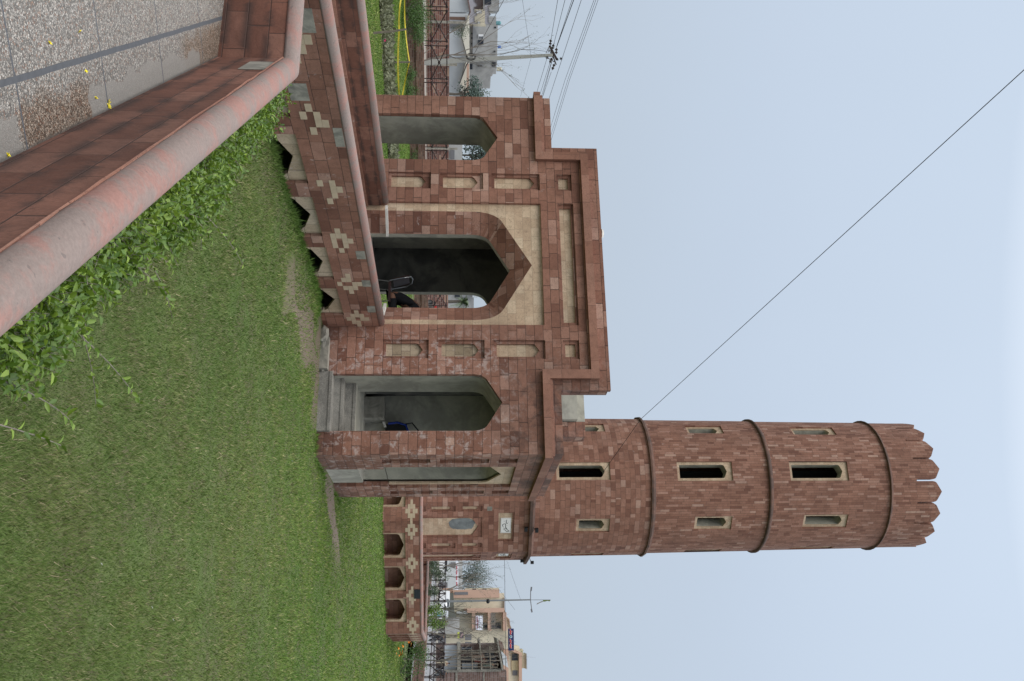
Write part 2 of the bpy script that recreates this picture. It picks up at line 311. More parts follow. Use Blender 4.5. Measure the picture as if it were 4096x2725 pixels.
def blades():
    rg = np.random.default_rng(3); N = 2600000
    # candidates spread evenly over the lawn seen by the camera; fewer with distance
    Yv = np.exp(rg.uniform(np.log(3.0), np.log(46), N)); Xv = rg.uniform(-1.02, .62, N) * Yv
    rnd = rg.random(N)
    # visible wedge
    fx = Xv * RM[0, 0] + Yv * RM[1, 0] + LZ * RM[2, 0]; fz = Xv * RM[0, 2] + Yv * RM[1, 2] + LZ * RM[2, 2]; fy = Xv * RM[0, 1] + Yv * RM[1, 1] + LZ * RM[2, 1]
    iy = CY + F * fx / fz; ix = CX + F * fy / fz
    k = (fz > 2) & (iy > -60) & (iy < 2800) & (ix > -120)
    nx = (Xv + Yv) * .7071
    k &= ~(nx < .96 + .0175 * Yv)                                          # under the near walkway
    k &= ~((Xv < -5.99) & (Xv > -8.6) & (Yv < 15)); k &= ~((Xv > -10.75) & (Xv < -3.7) & (Yv > 14.98) & (Yv < 18.42))
    k &= ~((Xv > -5.16) & (Xv < -4.1) & (Yv > 14.85) & (Yv < 15.1))
    Tx, Ty, ap = -7.338, 34.222, 5.29; c8 = [(Tx + ap * 1.0824 * math.cos(math.radians(22.5 + 45 * i)), Ty + ap * 1.0824 * math.sin(math.radians(22.5 + 45 * i))) for i in range(8)]
    k &= ~in_poly(Xv, Yv, c8)
    # bare soil
    wob = (np.sin(Xv * 2.3 + 1) + np.sin(Yv * 3.1 + Xv)) * .16
    d1 = np.abs(Yv - 1.5 * Xv - 22.3) + wob; k &= ~((d1 < .6) & (Xv > -3.8) & (Xv < -2.4) & (rnd < .9 - .5 * np.clip((Xv + 3.0) / .6, 0, 1)))
    d2 = np.abs(Xv + 5.15) + wob; k &= ~((d2 < .4) & (Yv > 11.3) & (Yv < 15.4) & (rnd < .8))
    d3 = np.abs(Yv - 14.6) + wob; k &= ~((d3 < .35) & (Xv > -5.9) & (Xv < -4.1) & (rnd < .75))
    keep = np.where(k)[0]; keep = keep[:760000]
    x, y, rnd = Xv[keep], Yv[keep], rg.random(len(keep)); n = len(x); z = gz(x, y) - .004
    dist = np.hypot(x, y)
    # longer uncut grass along the walls
    tall = np.exp(-((x + 5.93) / .10) ** 2) * (y < 14.2) * (y > 6) + np.exp(-((x + 3.66) / .07) ** 2) * (y > 14.9) * (y < 18.6) + np.exp(-((y - 14.92) / .06) ** 2) * (x > -4.1) * (x < -3.6)
    Cx, Cy = Tx + ap, Ty - ap * .4142
    tall = tall + np.exp(-(((x - Cx) - (y - Cy)) * .7071 / .12 - 1) ** 2) * (y > 24) * (y < 31.5) * (x > -6)
    tall = np.clip(tall, 0, 1)
    ht = (rg.gamma(5, .0038, n) + .007) * (1 + 1.2 * tall) + np.clip(dist - 10, 0, 30) * .0005
    def vn(sc, sd):                                # value noise on a random grid
        g_ = np.random.default_rng(sd).random((96, 96)); u_, v_ = (x / sc) % 95, (y / sc) % 95; i, j = u_.astype(int), v_.astype(int); fu, fv = u_ - i, v_ - j; fu, fv = fu * fu * (3 - 2 * fu), fv * fv * (3 - 2 * fv)
        return (g_[i, j] * (1 - fu) + g_[i + 1, j] * fu) * (1 - fv) + (g_[i, j + 1] * (1 - fu) + g_[i + 1, j + 1] * fu) * fv
    n1, n2, n3 = vn(.16, 1), vn(.55, 2), vn(2.1, 3)
    patch = .45 * n1 + .55 * n2
    _old = np.sin(x * 1.9 + np.sin(y * 1.3) * 1.7) * np.sin(y * 1.6 + np.cos(x * 2.2)) * .5 + .5
    ht *= .45 + 1.1 * patch
    wd = np.maximum(.0021, dist * .00042) * rg.uniform(.7, 1.3, n)
    a = rg.uniform(0, 2 * np.pi, n); ln = rg.uniform(.2, 1.15, n) * ht; b = rg.uniform(0, 2 * np.pi, n)
    v = np.empty((n, 3, 3)); v[:, 0] = np.c_[x - np.cos(a) * wd, y - np.sin(a) * wd, z]; v[:, 1] = np.c_[x + np.cos(a) * wd, y + np.sin(a) * wd, z]
    v[:, 2] = np.c_[x + np.cos(b) * ln, y + np.sin(b) * ln, z + ht]
    me = bpy.data.meshes.new('grass'); me.vertices.add(n * 3); me.vertices.foreach_set('co', v.ravel()); me.loops.add(n * 3)
    me.loops.foreach_set('vertex_index', np.arange(n * 3, dtype=np.int32)); me.polygons.add(n); me.polygons.foreach_set('loop_start', np.arange(0, n * 3, 3, dtype=np.int32))
    me.update(calc_edges=True)
    dry = .35 * n1 + .35 * n2[::1] + .3 * n3
    t = rg.beta(2.2, 2.6, n) * .82 + .55 * (dry - .5); t = np.where(rg.random(n) < .02 + .26 * np.clip(dry - .35, 0, 1), rg.uniform(.8, 1, n), t); t = t * (1 - .55 * tall)
    at = me.attributes.new('tint', 'FLOAT', 'POINT'); at.data.foreach_set('value', np.repeat(np.clip(t, 0, 1), 3).astype(np.float32))
    me.materials.append(grass_mat('grass_blades', 'blade'))
    o = bpy.data.objects.new('grass', me); COL.objects.link(o)
    tag(o, 'short green lawn grass with dry straw-coloured blades around the gate', 'grass', kind='stuff')
blades()
# ================================================================== gate pavilion
XC = -7.24; X0, X1 = -10.73, -3.75; Y0, Y1 = 14.99, 18.39; YD = (0, 1, 0)
gate = thing('gate_pavilion', 'red stone gate pavilion with a tall pointed central arch, two side arches and cream panels', 'pavilion', (XC, 16.7, LZ))
outl = [(X0, -2.6), (X1, -2.6), (X1, 1.89), (-4.86, 1.89), (-4.86, 2.74), (-9.63, 2.74), (-9.63, 1.89), (X0, 1.89)]
nich = [(-1.135, -.355, .0), (-.19, .60, 0), (.755, 1.645, 0)]
holes1, holes2 = [], []
sideA = [arch(XC - 2.585, .495, -1.66, .37, .88), arch(XC + 2.595, .495, -2.4, .37, .89)]
for sx in (-1, 1):
    c = XC + sx * 1.647
    for a, b, _ in nich: holes1.append(rect(c - .17, c + .17, a, b)); holes2.append(arch(c, .118, a + .055, b - .235, b - .10, 4))
    holes1.append(rect(c - .172, c + .172, 1.955, 2.235)); holes2.append(rect(c - .118, c + .118, 1.995, 2.175))
PAN = rect(-8.44, -6.045, -1.6, 1.645)
MA_o = arch(XC + .02, 1.065, -1.6, .39, 1.46, 9)
holes1 += [PAN, rect(-8.44, -6.045, 1.955, 2.245)]; holes2 += [PAN, rect(-8.375, -6.11, 1.99, 2.20)]
g = MB(); I3 = ((1, 0, 0), (0, 0, 1), (0, 1, 0))
g.plate(outl, holes1 + sideA, .05, (0, Y0, 0), *I3)
g.plate(outl, holes2 + sideA, .045, (0, Y0 + .05, 0), *I3)
# right side face, facing +x
outs = [(Y0 + .095, -2.6), (Y1 - .095, -2.6), (Y1 - .095, 1.89), (Y0 + .095, 1.89)]
YC = 16.72
sh1 = [[(YC - .69, -2.5), (YC + .69, -2.5), (YC + .69, -1.13), (YC + .83, -1.13), (YC + .83, 1.16), (YC - .84, 1.16), (YC - .84, -1.13), (YC - .69, -1.13)]]
sh2 = [[q for q in sh1[0]]]
for c in (15.435, 17.985):
    for a, b in ((-1.13, -.31), (-.15, .68)): sh1.append(rect(c - .15, c + .15, a, b)); sh2.append(arch(c, .10, a + .06, b - .23, b - .11, 4))
    sh1.append(rect(c - .15, c + .15, .84, 1.155)); sh2.append(rect(c - .10, c + .10, .89, 1.08))
SI = lambda n: ((0, 1, 0), (0, 0, 1), (n, 0, 0))
for xf, n in ((X1, -1), (X0, 1)):
    g.plate([(Y0 + (.095), -2.6), (Y1 - .095, -2.6), (Y1 - .095, 1.89), (Y0 + .095, 1.89)], sh1, .05, (xf, 0, 0), *SI(n))
    g.plate(outs, sh2, .045, (xf + n * .05, 0, 0), *SI(n))
# rear face
rearo = arch(XC + .02, 1.065, -1.6, .39, 1.46, 9)
g.plate(outl, [rearo], .095, (0, Y1 - .095, 0), *I3)
g.build('wall_facing', M['stone'], gate)
# cream recessed panels
cr = MB()
cr.plate(rect(-8.46, -6.025, -1.6, 1.665), [MA_o], .035, (0, Y0 + .062, 0), *I3)
cr.plate(rect(-8.44, -6.045, 1.955, 2.245), [], .03, (0, Y0 + .096, 0), *I3)
for xf, n in ((X1, -1), (X0, 1)):
    cr.plate(rect(YC - .86, YC + .86, -1.12, 1.18), [arch(YC, .69, -1.12, .52, .95)], .03, (xf + n * .062, 0, 0), *SI(n))
cr.build('cream_panel', M['cream'], gate)
# niches: each one a framed cream blind niche
NM = ['cream', 'cream', 'cream', 'cream_dirty', 'cream_dirty', 'cream']; k = 0
for sx in (-1, 1):
    c = XC + sx * 1.647
    for a, b, _ in nich + [(1.955, 2.235, 0)]:
        p = MB().box((c - .155, Y0 + .0965, a + .02), (c + .155, Y0 + .13, b - .02)).build('niche', M[NM[k] if b < 2 else 'cream'], gate); k += b < 2
        if sx > 0 and a < 0: p['label'] = 'mossy stained niche panel'
for c in (15.435, 17.985):
    for a, b in ((-1.13, -.31), (-.15, .68), (.84, 1.155)):
        MB().box((X1 - .13, c - .14, a + .02), (X1 - .0965, c + .14, b - .02)).build('niche', M['cream_dirty'], gate)
# splayed red reveal of the main arch, front and back
MA_i = arch(XC + .02, .73, -1.6, .36, 1.08, 9); P3 = lambda L, y: [(x, y, z) for x, z in L]
for ya, yb in ((Y0 + .0625, 15.31), (Y1, 18.05)):
    MB().strip(P3(MA_o[1:] + MA_o[:1], ya), P3(MA_i[1:] + MA_i[:1], yb)).build('arch_reveal', M['stone_w'] if ya < 16 else M['stone'], gate)
# plastered core
pl = MB(); BL = -2.55
cen = [(-8.75, BL), (-5.75, BL), (-5.75, 1.52), (-8.75, 1.52)]
pl.plate(cen, [MA_i], .13, (0, 15.311, 0), *I3)
pl.plate(cen, [MA_i], .13, (0, 17.92, 0), *I3)
for xa, xb, A in ((X0 + .1, -8.3, sideA[0]), (-6.1, X1 - .1, sideA[1])):
    pl.plate(rect(xa + .04, xb - .04, BL, 1.5), [A], .845, (0, Y0 + .1355, 0), *I3)
pl.plate(rect(YC - 1.62, YC + 1.62, BL, 1.5), [arch(YC, .69, -1.66, .52, .95)], .27, (X1 - .1355, 0, 0), *SI(-1))
pl.plate(rect(YC - 1.62, YC + 1.62, BL, 1.5), [arch(YC, .69, -1.66, .52, .95)], .27, (X0 + .1355, 0, 0), *SI(1))
pl.box((-5.52, 17.41, -1.7), (X1 - .4, 17.9, 1.5)); pl.box((X0 + .4, 17.41, -1.7), (-8.95, 17.9, 1.5))
pl.box((-8.3, 15.2, 1.46), (-6.1, 15.34, 1.5))
pl.build('plastered_wall', M['plaster'], gate)
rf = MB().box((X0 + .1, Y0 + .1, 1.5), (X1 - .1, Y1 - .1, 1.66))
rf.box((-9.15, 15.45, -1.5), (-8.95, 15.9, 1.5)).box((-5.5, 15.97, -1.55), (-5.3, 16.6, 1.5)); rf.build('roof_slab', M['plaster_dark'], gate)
# inner back wall of the middle room and floor
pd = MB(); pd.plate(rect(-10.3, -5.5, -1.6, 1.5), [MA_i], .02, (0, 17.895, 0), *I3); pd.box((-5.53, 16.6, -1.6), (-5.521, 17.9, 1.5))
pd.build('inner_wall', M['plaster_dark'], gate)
fl = MB().box((X0 + .12, Y0 + .14, -2.6), (-5.16, Y1 - .11, -1.597)).box((-5.16, 15.521, -2.6), (X1 - .07, Y1 - .11, -1.597)); fl.build('floor', M['plaster'], gate)
# parapets behind the facing
pp = MB()
pp.plate([(X0 + .001, 1.66), (X1 - .001, 1.66), (X1 - .001, 1.885), (-4.863, 1.885), (-4.863, 2.70), (-9.627, 2.70), (-9.627, 1.885), (X0 + .001, 1.885)], [], .15, (0, Y0 + .136, 0), *I3)
pp.box((X1 - .28, Y0 + .3, 1.66), (X1 - .0955, Y1 - .3, 1.87)).box((X0 + .0955, Y0 + .3, 1.66), (X0 + .28, Y1 - .3, 1.87))
pp.box((-4.865, Y1 - .38, 1.66), (-5.17, Y1 - .096, 2.725))
pp.build('parapet', M['stone'], gate)
pq = MB().box((-9.62, Y1 - .36, 1.66), (-5.17, Y1 - .0955, 2.73)).box((-9.6, Y1 - .55, 1.66), (-5.18, Y1 - .36, 2.56))
pq.build('rear_parapet', M['plaster'], gate)
# stepped moulding
cn = MB(); q = .085
def bar(x0, x1, z0, z1, d=q): cn.box((x0, Y0 - d, z0), (x1, Y0 + .002, z1))
bar(X0 - q, -9.33, 1.575, 1.70); bar(-9.49, -9.33, 1.70, 2.41); bar(-9.49, -5.045, 2.41, 2.55); bar(-5.205, -5.045, 1.70, 2.41); bar(-5.205, X1 + q, 1.575, 1.70)
bar(X0 - .04, -9.49, 1.70, 1.745, .04); bar(-5.045, X1 + .04, 1.70, 1.745, .04)
cn.box((X1 - .002, Y0 + .002, 1.575), (X1 + q, Y1 + q, 1.70)).box((X1 - .002, Y0 + .002, 1.70), (X1 + .04, Y1 + .04, 1.745)).box((X0 - q, Y0 + .002, 1.575), (X0 + .002, Y1 + q, 1.70))
cn.build('moulding', M['stone_trim'], gate)
# steps to the lawn in the right arch, with nosings
for i, (ya, zt) in enumerate(((14.90, -1.945), (15.21, -1.78), (15.48, -1.602))):
    st = MB().box((-5.16, ya + .012, zt - .42), (-4.135, 15.5 if i < 2 else 15.52, zt - .045)).box((-5.16, ya, zt - .045), (-4.135, 15.5 if i < 2 else 15.52, zt))
    st.build('step', M['step'], gate)
# low plinth block inside the right arch, cement ledges beside the main arch, loose stones at the foot
MB().box((-5.38, 17.02, -1.6), (-4.97, 17.41, -1.22)).build('plinth_block', M['concrete'], gate)
for s1 in (-1, 1):
    xo, xi = XC + .02 + s1 * 1.07, XC + .02 + s1 * .75; a = Vector((xo, Y0 - .12, -1.16)); d = Vector((xi, 15.30, -1.16)) - a
    MB().obox(a, d, Vector((-s1 * .09, -.01, 0)), Vector((0, 0, .045))).build('cement_ledge', M['white_cement'], gate)
# ================================================================== coping profile swept along a line of points
def coping(mb, pts, z, r=.112, flat=.018, closed=False, n=10):
    """rounded coping on top of a wall; pts are (x,y) of the centre line"""
    P = [Vector((x, y)) for x, y in pts]; N = len(P); prof = [(-r, -flat), (-r, 0)] + [(-r * math.cos(math.pi * i / n), .92 * r * math.sin(math.pi * i / n)) for i in range(1, n)] + [(r, 0), (r, -flat)]
    k = len(mb.v); m_ = len(prof)
    for i, p in enumerate(P):
        a = (P[i] - P[i - 1]).normalized() if (i > 0 or closed) else None; b = (P[(i + 1) % N] - P[i]).normalized() if (i < N - 1 or closed) else None
        a = a or b; b = b or a; t = (a + b).normalized(); nn = Vector((t.y, -t.x)); sc = 1 / max(.3, nn.dot(Vector((a.y, -a.x))))
        for u, h in prof: mb.v.append((p.x + nn.x * u * sc, p.y + nn.y * u * sc, z + h))
    for i in range(N if closed else N - 1):
        j = (i + 1) % N
        for q_ in range(m_ - 1): mb.f.append((k + i * m_ + q_, k + i * m_ + q_ + 1, k + j * m_ + q_ + 1, k + j * m_ + q_))
        mb.f.append((k + i * m_ + m_ - 1, k + i * m_, k + j * m_, k + j * m_ + m_ - 1))
    if not closed: mb.f.append(tuple(k + q_ for q_ in range(m_))); mb.f.append(tuple(k + (N - 1) * m_ + q_ for q_ in range(m_))[::-1])
    return mb
def cop_mat():
    s = NT('worn_pink_coping'); P = s.pos(); a = s.noise(P, 3.6, 7, .72, .15); b = s.noise(P, 60., 4, .7); c = s.noise(P, 1.1, 3)
    col = s.mix(s.rng(s.math('ADD', a, s.math('MULTIPLY', c, .25)), .50, .70), (.30, .165, .138), (.235, .185, .165))
    col = s.mix(s.rng(s.noise(P, 14., 5, .7), .56, .75, 0, .6), col, (.33, .215, .19))
    col = s.mix(1., col, s.ramp(b, [(.25, (.84, .84, .84)), (.75, (1.14, 1.14, 1.14))]), 'MULTIPLY')
    col = s.mix(s.rng(s.noise(P, 26., 2, .5), .69, .74, 0, .5), col, (.10, .09, .085))
    return s.fin(col, .82, s.math('ADD', b, s.math('MULTIPLY', a, 2.)), .35, .006)
M['coping'] = cop_mat()
def inlay(parent, o, ux, nout, zc, tw=.148, th=.0756, miss=()):
    """diamond of small cream tiles standing 4 mm proud of the wall"""
    gy, cy_ = MB(), MB(); o, ux, nout = Vector(o), Vector(ux), Vector(nout); k = 0
    for r_, cols in ((2, (0,)), (1, (-1, 0, 1)), (0, (-2, -1, 1, 2)), (-1, (-1, 0, 1)), (-2, (0,))):
        for c_ in cols:
            b = (gy if k in miss else cy_); k += 1
            p = o + ux * (c_ * tw - tw / 2 + .0015) + Vector((0, 0, zc + r_ * th - th / 2 + .0015)) - nout * .01
            b.obox(p, ux * (tw - .003), nout * (.014 if b is cy_ else .006), Vector((0, 0, th - .003)))
    x = cy_.build('diamond_inlay', M['cream_tile'], parent, weld=False)
    if gy.v: gy.build('inlay_gap', M['concrete'], x, weld=False)
# ================================================================== walkway to the gate (two parapet walls)
XA, XB = -6.0, -8.35
wa = thing('parapet_wall', 'near walkway wall leading to the gate with cream pointed openings at its foot and diamond inlays', 'wall', (XA - .1, 10.3, LZ), 'walls of the walkway to the gate')
pans = [(6.33 + 1.418 * i, 7.41 + 1.418 * i) for i in range(6)]
f = MB(); ol = rect(5.62, 14.985, -2.6, -1.205)
f.plate(ol, [rect(a, b, -2.5, -1.752) for a, b in pans], .045, (XA, 0, 0), *SI(-1)); f.build('tile_facing', M['stone_low'], wa)
c_ = MB(); c_.plate(rect(5.62, 14.985, -1.74, -1.205), [], .122, (XA - .0455, 0, 0), *SI(-1)); c_.build('core', M['concrete'], wa)
for i, (a, b) in enumerate(pans):
    rr = random.Random(i); mid = (a + b) / 2; A = arch(mid, .445, -2.5, -2.12, -1.855, 6)
    A = [(x + rr.uniform(-.014, .014), z + rr.uniform(-.014, .014)) for x, z in A]
    p = MB().plate(rect(a - .03, b + .03, -2.55, -1.745), [A], .05, (XA - .05, 0, 0), *SI(-1)).build('arch_panel', M['cream_big'], wa)
for i, yc in enumerate([7.52, 8.94, 10.38, 11.79, 13.24, 14.655]):
    inlay(wa, (XA, yc, 0), (0, 1, 0), (1, 0, 0), -1.535, miss=((8, 9, 10), (5, 7, 9, 10, 11, 3), (5, 6, 9, 10, 11, 4), (6, 11), (1, 9), (3,))[i])
coping(MB(), [(XA - .085, 5.66), (XA - .085, 14.985)], -1.19, r=.087).build('coping', M['coping'], wa, smooth=True)
# cement patches where tiles have fallen off
for ya, yb, za, zb in ((8.22, 8.52, -1.70, -1.50), (7.08, 7.42, -1.45, -1.29), (9.02, 9.4, -1.32, -1.215), (12.1, 12.36, -1.345, -1.215), (13.1, 13.33, -1.345, -1.215), (14.1, 14.36, -1.345, -1.215), (7.55, 7.86, -1.70, -1.62)):
    MB().box((XA - .002, ya, za), (XA + .0035, yb, zb)).build('cement_patch', M['concrete'], wa)
MB().lathe((XA - .03, 8.13, -1.67), [(.028, 0), (.028, .036)], 10, (1, 0, 0)).build('drain_hole', M['void'], wa)
wb = thing('parapet_wall', 'far walkway wall leading to the gate, plain red tiles on its inner side under a pink coping', 'wall', (XB - .1, 10.3, LZ), 'walls of the walkway to the gate')
MB().plate(rect(5.3, 14.985, -2.6, -1.205), [], .168, (XB, 0, 0), *SI(-1)).build('tile_facing', M['stone_near'], wb)
coping(MB(), [(XB - .085, 5.3), (XB - .085, 14.985)], -1.19, r=.087).build('coping', M['coping'], wb, smooth=True)
MB().box((XB, 5.7, -1.60), (XB + .03, 14.98, -1.475)).build('skirting', M['stone_trim'], wb)
structure(MB().box((XB + .001, 5.7, -1.72), (XA - .169, Y0 + .105, -1.6)).build('walkway_paving', M['concrete']))
# dark space under the walkway
# ================================================================== near walkway where the photographer stands
N1, N2 = .773, .925     # inner and outer face
_c44, _s44 = math.cos(math.radians(44)), math.sin(math.radians(44))
def pt(n, t): return (n * _c44 - t * _s44, n * _s44 + t * _c44)
def nt_(n, t): return ((n - t) * .70711, (n + t) * .70711)
tI = (5.416 - N1 * _s44) / _c44; CI = pt(N1, tI); YO = CI[1] + .155; co = pt(N2, (YO - N2 * _s44) / _c44); c0, c1 = pt(N1, -3.2), pt(N2, -3.2)
par = thing('corner_parapet', 'low red tiled parapet with worn pink rounded coping turning a corner in the foreground', 'parapet wall', (-2.6, 3.9, -1.6))
b = MB(); pl_in = [c0, CI, (-6.23, CI[1])]; pl_out = [c1, co, (-6.23, YO)]
foot = pl_in + pl_out[::-1]
for z0, z1 in ((-2.6, -1.155),):
    vs = [(x, y, z0) for x, y in foot] + [(x, y, z1) for x, y in foot]; n_ = len(foot)
    b.add(vs, [(i, (i + 1) % n_, n_ + (i + 1) % n_, n_ + i) for i in range(n_)] + [tuple(range(n_, 2 * n_))])
b.build('tile_facing', M['stone_near'], par)
cc = [((c0[0] + c1[0]) / 2, (c0[1] + c1[1]) / 2), ((CI[0] + co[0]) / 2, (CI[1] + co[1]) / 2), (-5.995, (CI[1] + YO) / 2)]
coping(MB(), cc, -1.135, r=.084, n=16).build('coping', M['coping'], par, smooth=True)
# rough mortar bead under the coping on the inner side
mb = MB(); ra = random.Random(2); pts = []
for i in range(46):
    t = -1 + (tI + .95) * i / 45; x, y = pt(N1 - .010 + ra.uniform(-.003, .004), t); pts.append((x, y, -1.153 + ra.uniform(-.004, .004)))
mb.tube(pts, .0065, 6); mb.build('mortar_bead', M['stone_trim'], par)
MB().obox(Vector((*pt(N1 - .002, 6.13), -1.33)), Vector((*pt(0, .40), 0)), Vector((*pt(-.003, 0), 0)), Vector((0, 0, .16))).build('missing_tile', M['concrete'], par)
def terrazzo():
    s = NT('exposed_pebble_paving'); P = s.pos(); X, Y, Z_ = s.sep(P)
    n = s.math('MULTIPLY', s.math('ADD', X, Y), .70711); t = s.math('MULTIPLY', s.math('SUBTRACT', Y, X), .70711)
    v = s.n('TexVoronoi', feature='F1'); v.inputs['Scale'].default_value = 115.; v.inputs['Randomness'].default_value = .9; s.put(v.inputs['Vector'], P)
    ve = s.n('TexVoronoi', feature='DISTANCE_TO_EDGE'); ve.inputs['Scale'].default_value = 115.; ve.inputs['Randomness'].default_value = .9; s.put(ve.inputs['Vector'], P)
    rc = s.sep(v.outputs['Color'])
    peb = s.ramp(rc[0], [(0, (.10, .09, .08)), (.25, (.20, .185, .165)), (.55, (.33, .305, .275)), (.8, (.46, .43, .39)), (.93, (.26, .175, .13)), (1, (.18, .11, .085))])
    grout = s.rng(ve.outputs['Distance'], .02, .13)
    nw = s.math('SUBTRACT', n, s.math('MULTIPLY', t, .0175)); wn_ = s.math('MULTIPLY', s.math('SUBTRACT', s.noise(P, 2.6, 6, .62), .5), .55); tm = s.math('ADD', t, wn_); nm = s.math('ADD', nw, s.math('MULTIPLY', s.math('SUBTRACT', s.noise(P, 3.4, 6, .65), .5), .30))
    def band(a0, a1, v0, sf): return s.math('MULTIPLY', s.math('MULTIPLY', s.rng(tm, a0 - sf, a0 + sf), s.rng(tm, a1 - sf, a1 + sf, 1, 0)), s.rng(nm, v0 - sf, v0 + sf))
    rust = s.math('MAXIMUM', s.math('MAXIMUM', band(3.66, 4.36, .635, .05), band(5.9, 7.2, .56, .07)), s.math('MULTIPLY', s.rng(s.noise(P, 1.35, 4, .6, .6), .56, .70), .55))
    gcol = s.mix(rust, (.10, .096, .09), (.06, .034, .018))
    col = s.mix(grout, gcol, peb); col = s.mix(s.math('MULTIPLY', rust, .55), col, s.mix(1., col, (.72, .52, .36), 'MULTIPLY'))
    sk = s.math('MAXIMUM', band(0., 3.62, .675, .012), band(4.34, 6.3, .645, .012))
    skc = s.mix(s.noise(P, 90., 3, .7), (.185, .172, .155), (.28, .262, .24)); col = s.mix(s.math('MULTIPLY', sk, .85), col, skc)
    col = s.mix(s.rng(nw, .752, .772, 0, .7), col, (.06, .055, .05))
    # divider strips: one wide along the parapet, narrow cross ones every 0.912 m
    wob = s.math('MULTIPLY', s.math('SUBTRACT', s.noise(P, 5., 3), .5), .008)
    d1 = s.math('ABSOLUTE', s.math('ADD', s.math('SUBTRACT', n, s.math('MULTIPLY_ADD', t, .0242, .4905)), wob)); m1 = s.rng(d1, .0115, .014, 1, 0)
    tt = s.math('FRACT', s.math('DIVIDE', s.math('ADD', t, 20 * .912 - 3.635 + .456), .912)); d2 = s.math('ADD', s.math('MULTIPLY', s.math('ABSOLUTE', s.math('SUBTRACT', tt, .5)), .912), s.math('MULTIPLY', wob, .3)); m2 = s.rng(d2, .005, .007, 1, 0)
    m3 = s.rng(s.math('ABSOLUTE', s.math('SUBTRACT', n, -.35)), .0155, .0185, 1, 0)
    ms = s.math('MAXIMUM', m1, s.math('MAXIMUM', m2, m3)); col = s.mix(ms, col, s.mix(s.noise(P, 30., 3), (.06, .064, .072), (.10, .105, .115)))
    h = s.math('MULTIPLY', s.math('SUBTRACT', 1., ms), s.math('MULTIPLY', grout, .7))
    return s.fin(col, .7, h, .5, .004)
fm = MB(); fp = [(c0[0] + .02, c0[1] + .02), (CI[0] + .01, CI[1] + .01), (-8.3, CI[1] + .01), (-8.3, -4), (c0[0], -6)]
fm.add([(x, y, -1.6) for x, y in fp] + [(x, y, -2.6) for x, y in fp], [(0, 1, 2, 3, 4), (5, 6, 1, 0), (6, 7, 2, 1), (7, 8, 3, 2), (8, 9, 4, 3), (9, 5, 0, 4)])
structure(fm.build('walkway_floor', terrazzo()))
# yellow fallen petals on the paving
pm = plain('yellow_petal', (.75, .62, .03), .6, .1)
for i, (px, py, n_) in enumerate(((437, 418, 9), (384, 391, 2), (344, 285, 3), (200, 171, 2), (319, 126, 2), (33, 619, 3))):
    o = onZ(px, py, -1.597); mb = MB(); ra = random.Random(i + 5)
    for _ in range(n_):
        a = ra.uniform(0, 6.28); c = o + Vector((ra.uniform(-.016, .016), ra.uniform(-.012, .012), 0)) * (n_ > 3); u = Vector((math.cos(a), math.sin(a), .25)) * .011; v = Vector((-math.sin(a), math.cos(a), .3)) * .006
        mb.add([c - u, c - v * .8, c + u + Vector((0, 0, .004)), c + v], [(0, 1, 2, 3)])
    lb = ['scatter of yellow petals against the foot of the parapet', 'lone yellow petal just beyond the petal scatter on the stained paving', 'yellow petal on the paving on the camera side of the wide grey strip', 'yellow petal lying nearest the left corner slab, far from the parapet', 'yellow petal in the middle of a pale pebble slab', 'yellow petals nearest the camera by the parapet'][i]
    tag(mb.build('fallen_petal', pm, weld=False), lb, 'petal', 'yellow petals on the paving')
# ================================================================== tower (minaret-like, eight-sided base and round shaft)
TX, TY = -7.338, 34.222; T22 = math.tan(math.radians(22.5))
tow = thing('stone_tower', 'tall round red stone tower with pointed battlements, four ring mouldings and an eight-sided base', 'tower', (TX, TY, LZ + .13))
def face_frame(ap, k):
    """origin at the middle of face k (outward normal 45k degrees from -y towards +x) of an octagon with apothem ap"""
    a = math.radians(45 * k); n = Vector((math.sin(a), -math.cos(a), 0)); u = Vector((math.cos(a), math.sin(a), 0)); return Vector((TX, TY, 0)) + n * ap, u, n
AO = 2.534; SO = AO * T22
b = MB(); crm = MB()
for k in range(8):
    o, u, n = face_frame(AO, k); full = k in (0, 1, 2)
    hs1 = [] if not full else [rect(-.42, .42, -1.1, 1.16), rect(-.60, .60, 1.655, 2.265)] + [rect(c - .112, c + .112, a, z) for c in (-.76, .76) for a, z in ((-1.1, -.78), (-.64, .24), (.42, 1.155))]
    hs2 = [] if not full else [arch(0, .36, -1.1, .68, 1.01, 6), rect(-.55, .55, 1.72, 2.20)] + [arch(c, .065, a, z - .26, z - .15, 3) for c in (-.76, .76) for a, z in ((-.58, .24), (.48, 1.155))]
    e = SO; b.plate(rect(-e, e, -2.3, 2.785), hs1, .035, o, u, ZH, -n)
    b.plate(rect(-e + .0145, e - .0145, -2.3, 2.785), hs2, .03, o - n * .035, u, ZH, -n)
b.build('base_facing', M['stone_base'], tow)
for k in (0, 1, 2):
    o, u, n = face_frame(AO - .0655, k)
    MB().plate(rect(-.95, .95, -1.2, 1.2), [], .04, o, u, ZH, -n).build('niche_backing', M['cream'], tow)
    MB().plate(rect(-.6, .6, 1.67, 2.25), [], .04, o, u, ZH, -n).build('plaque_backing', M['cream'], tow)
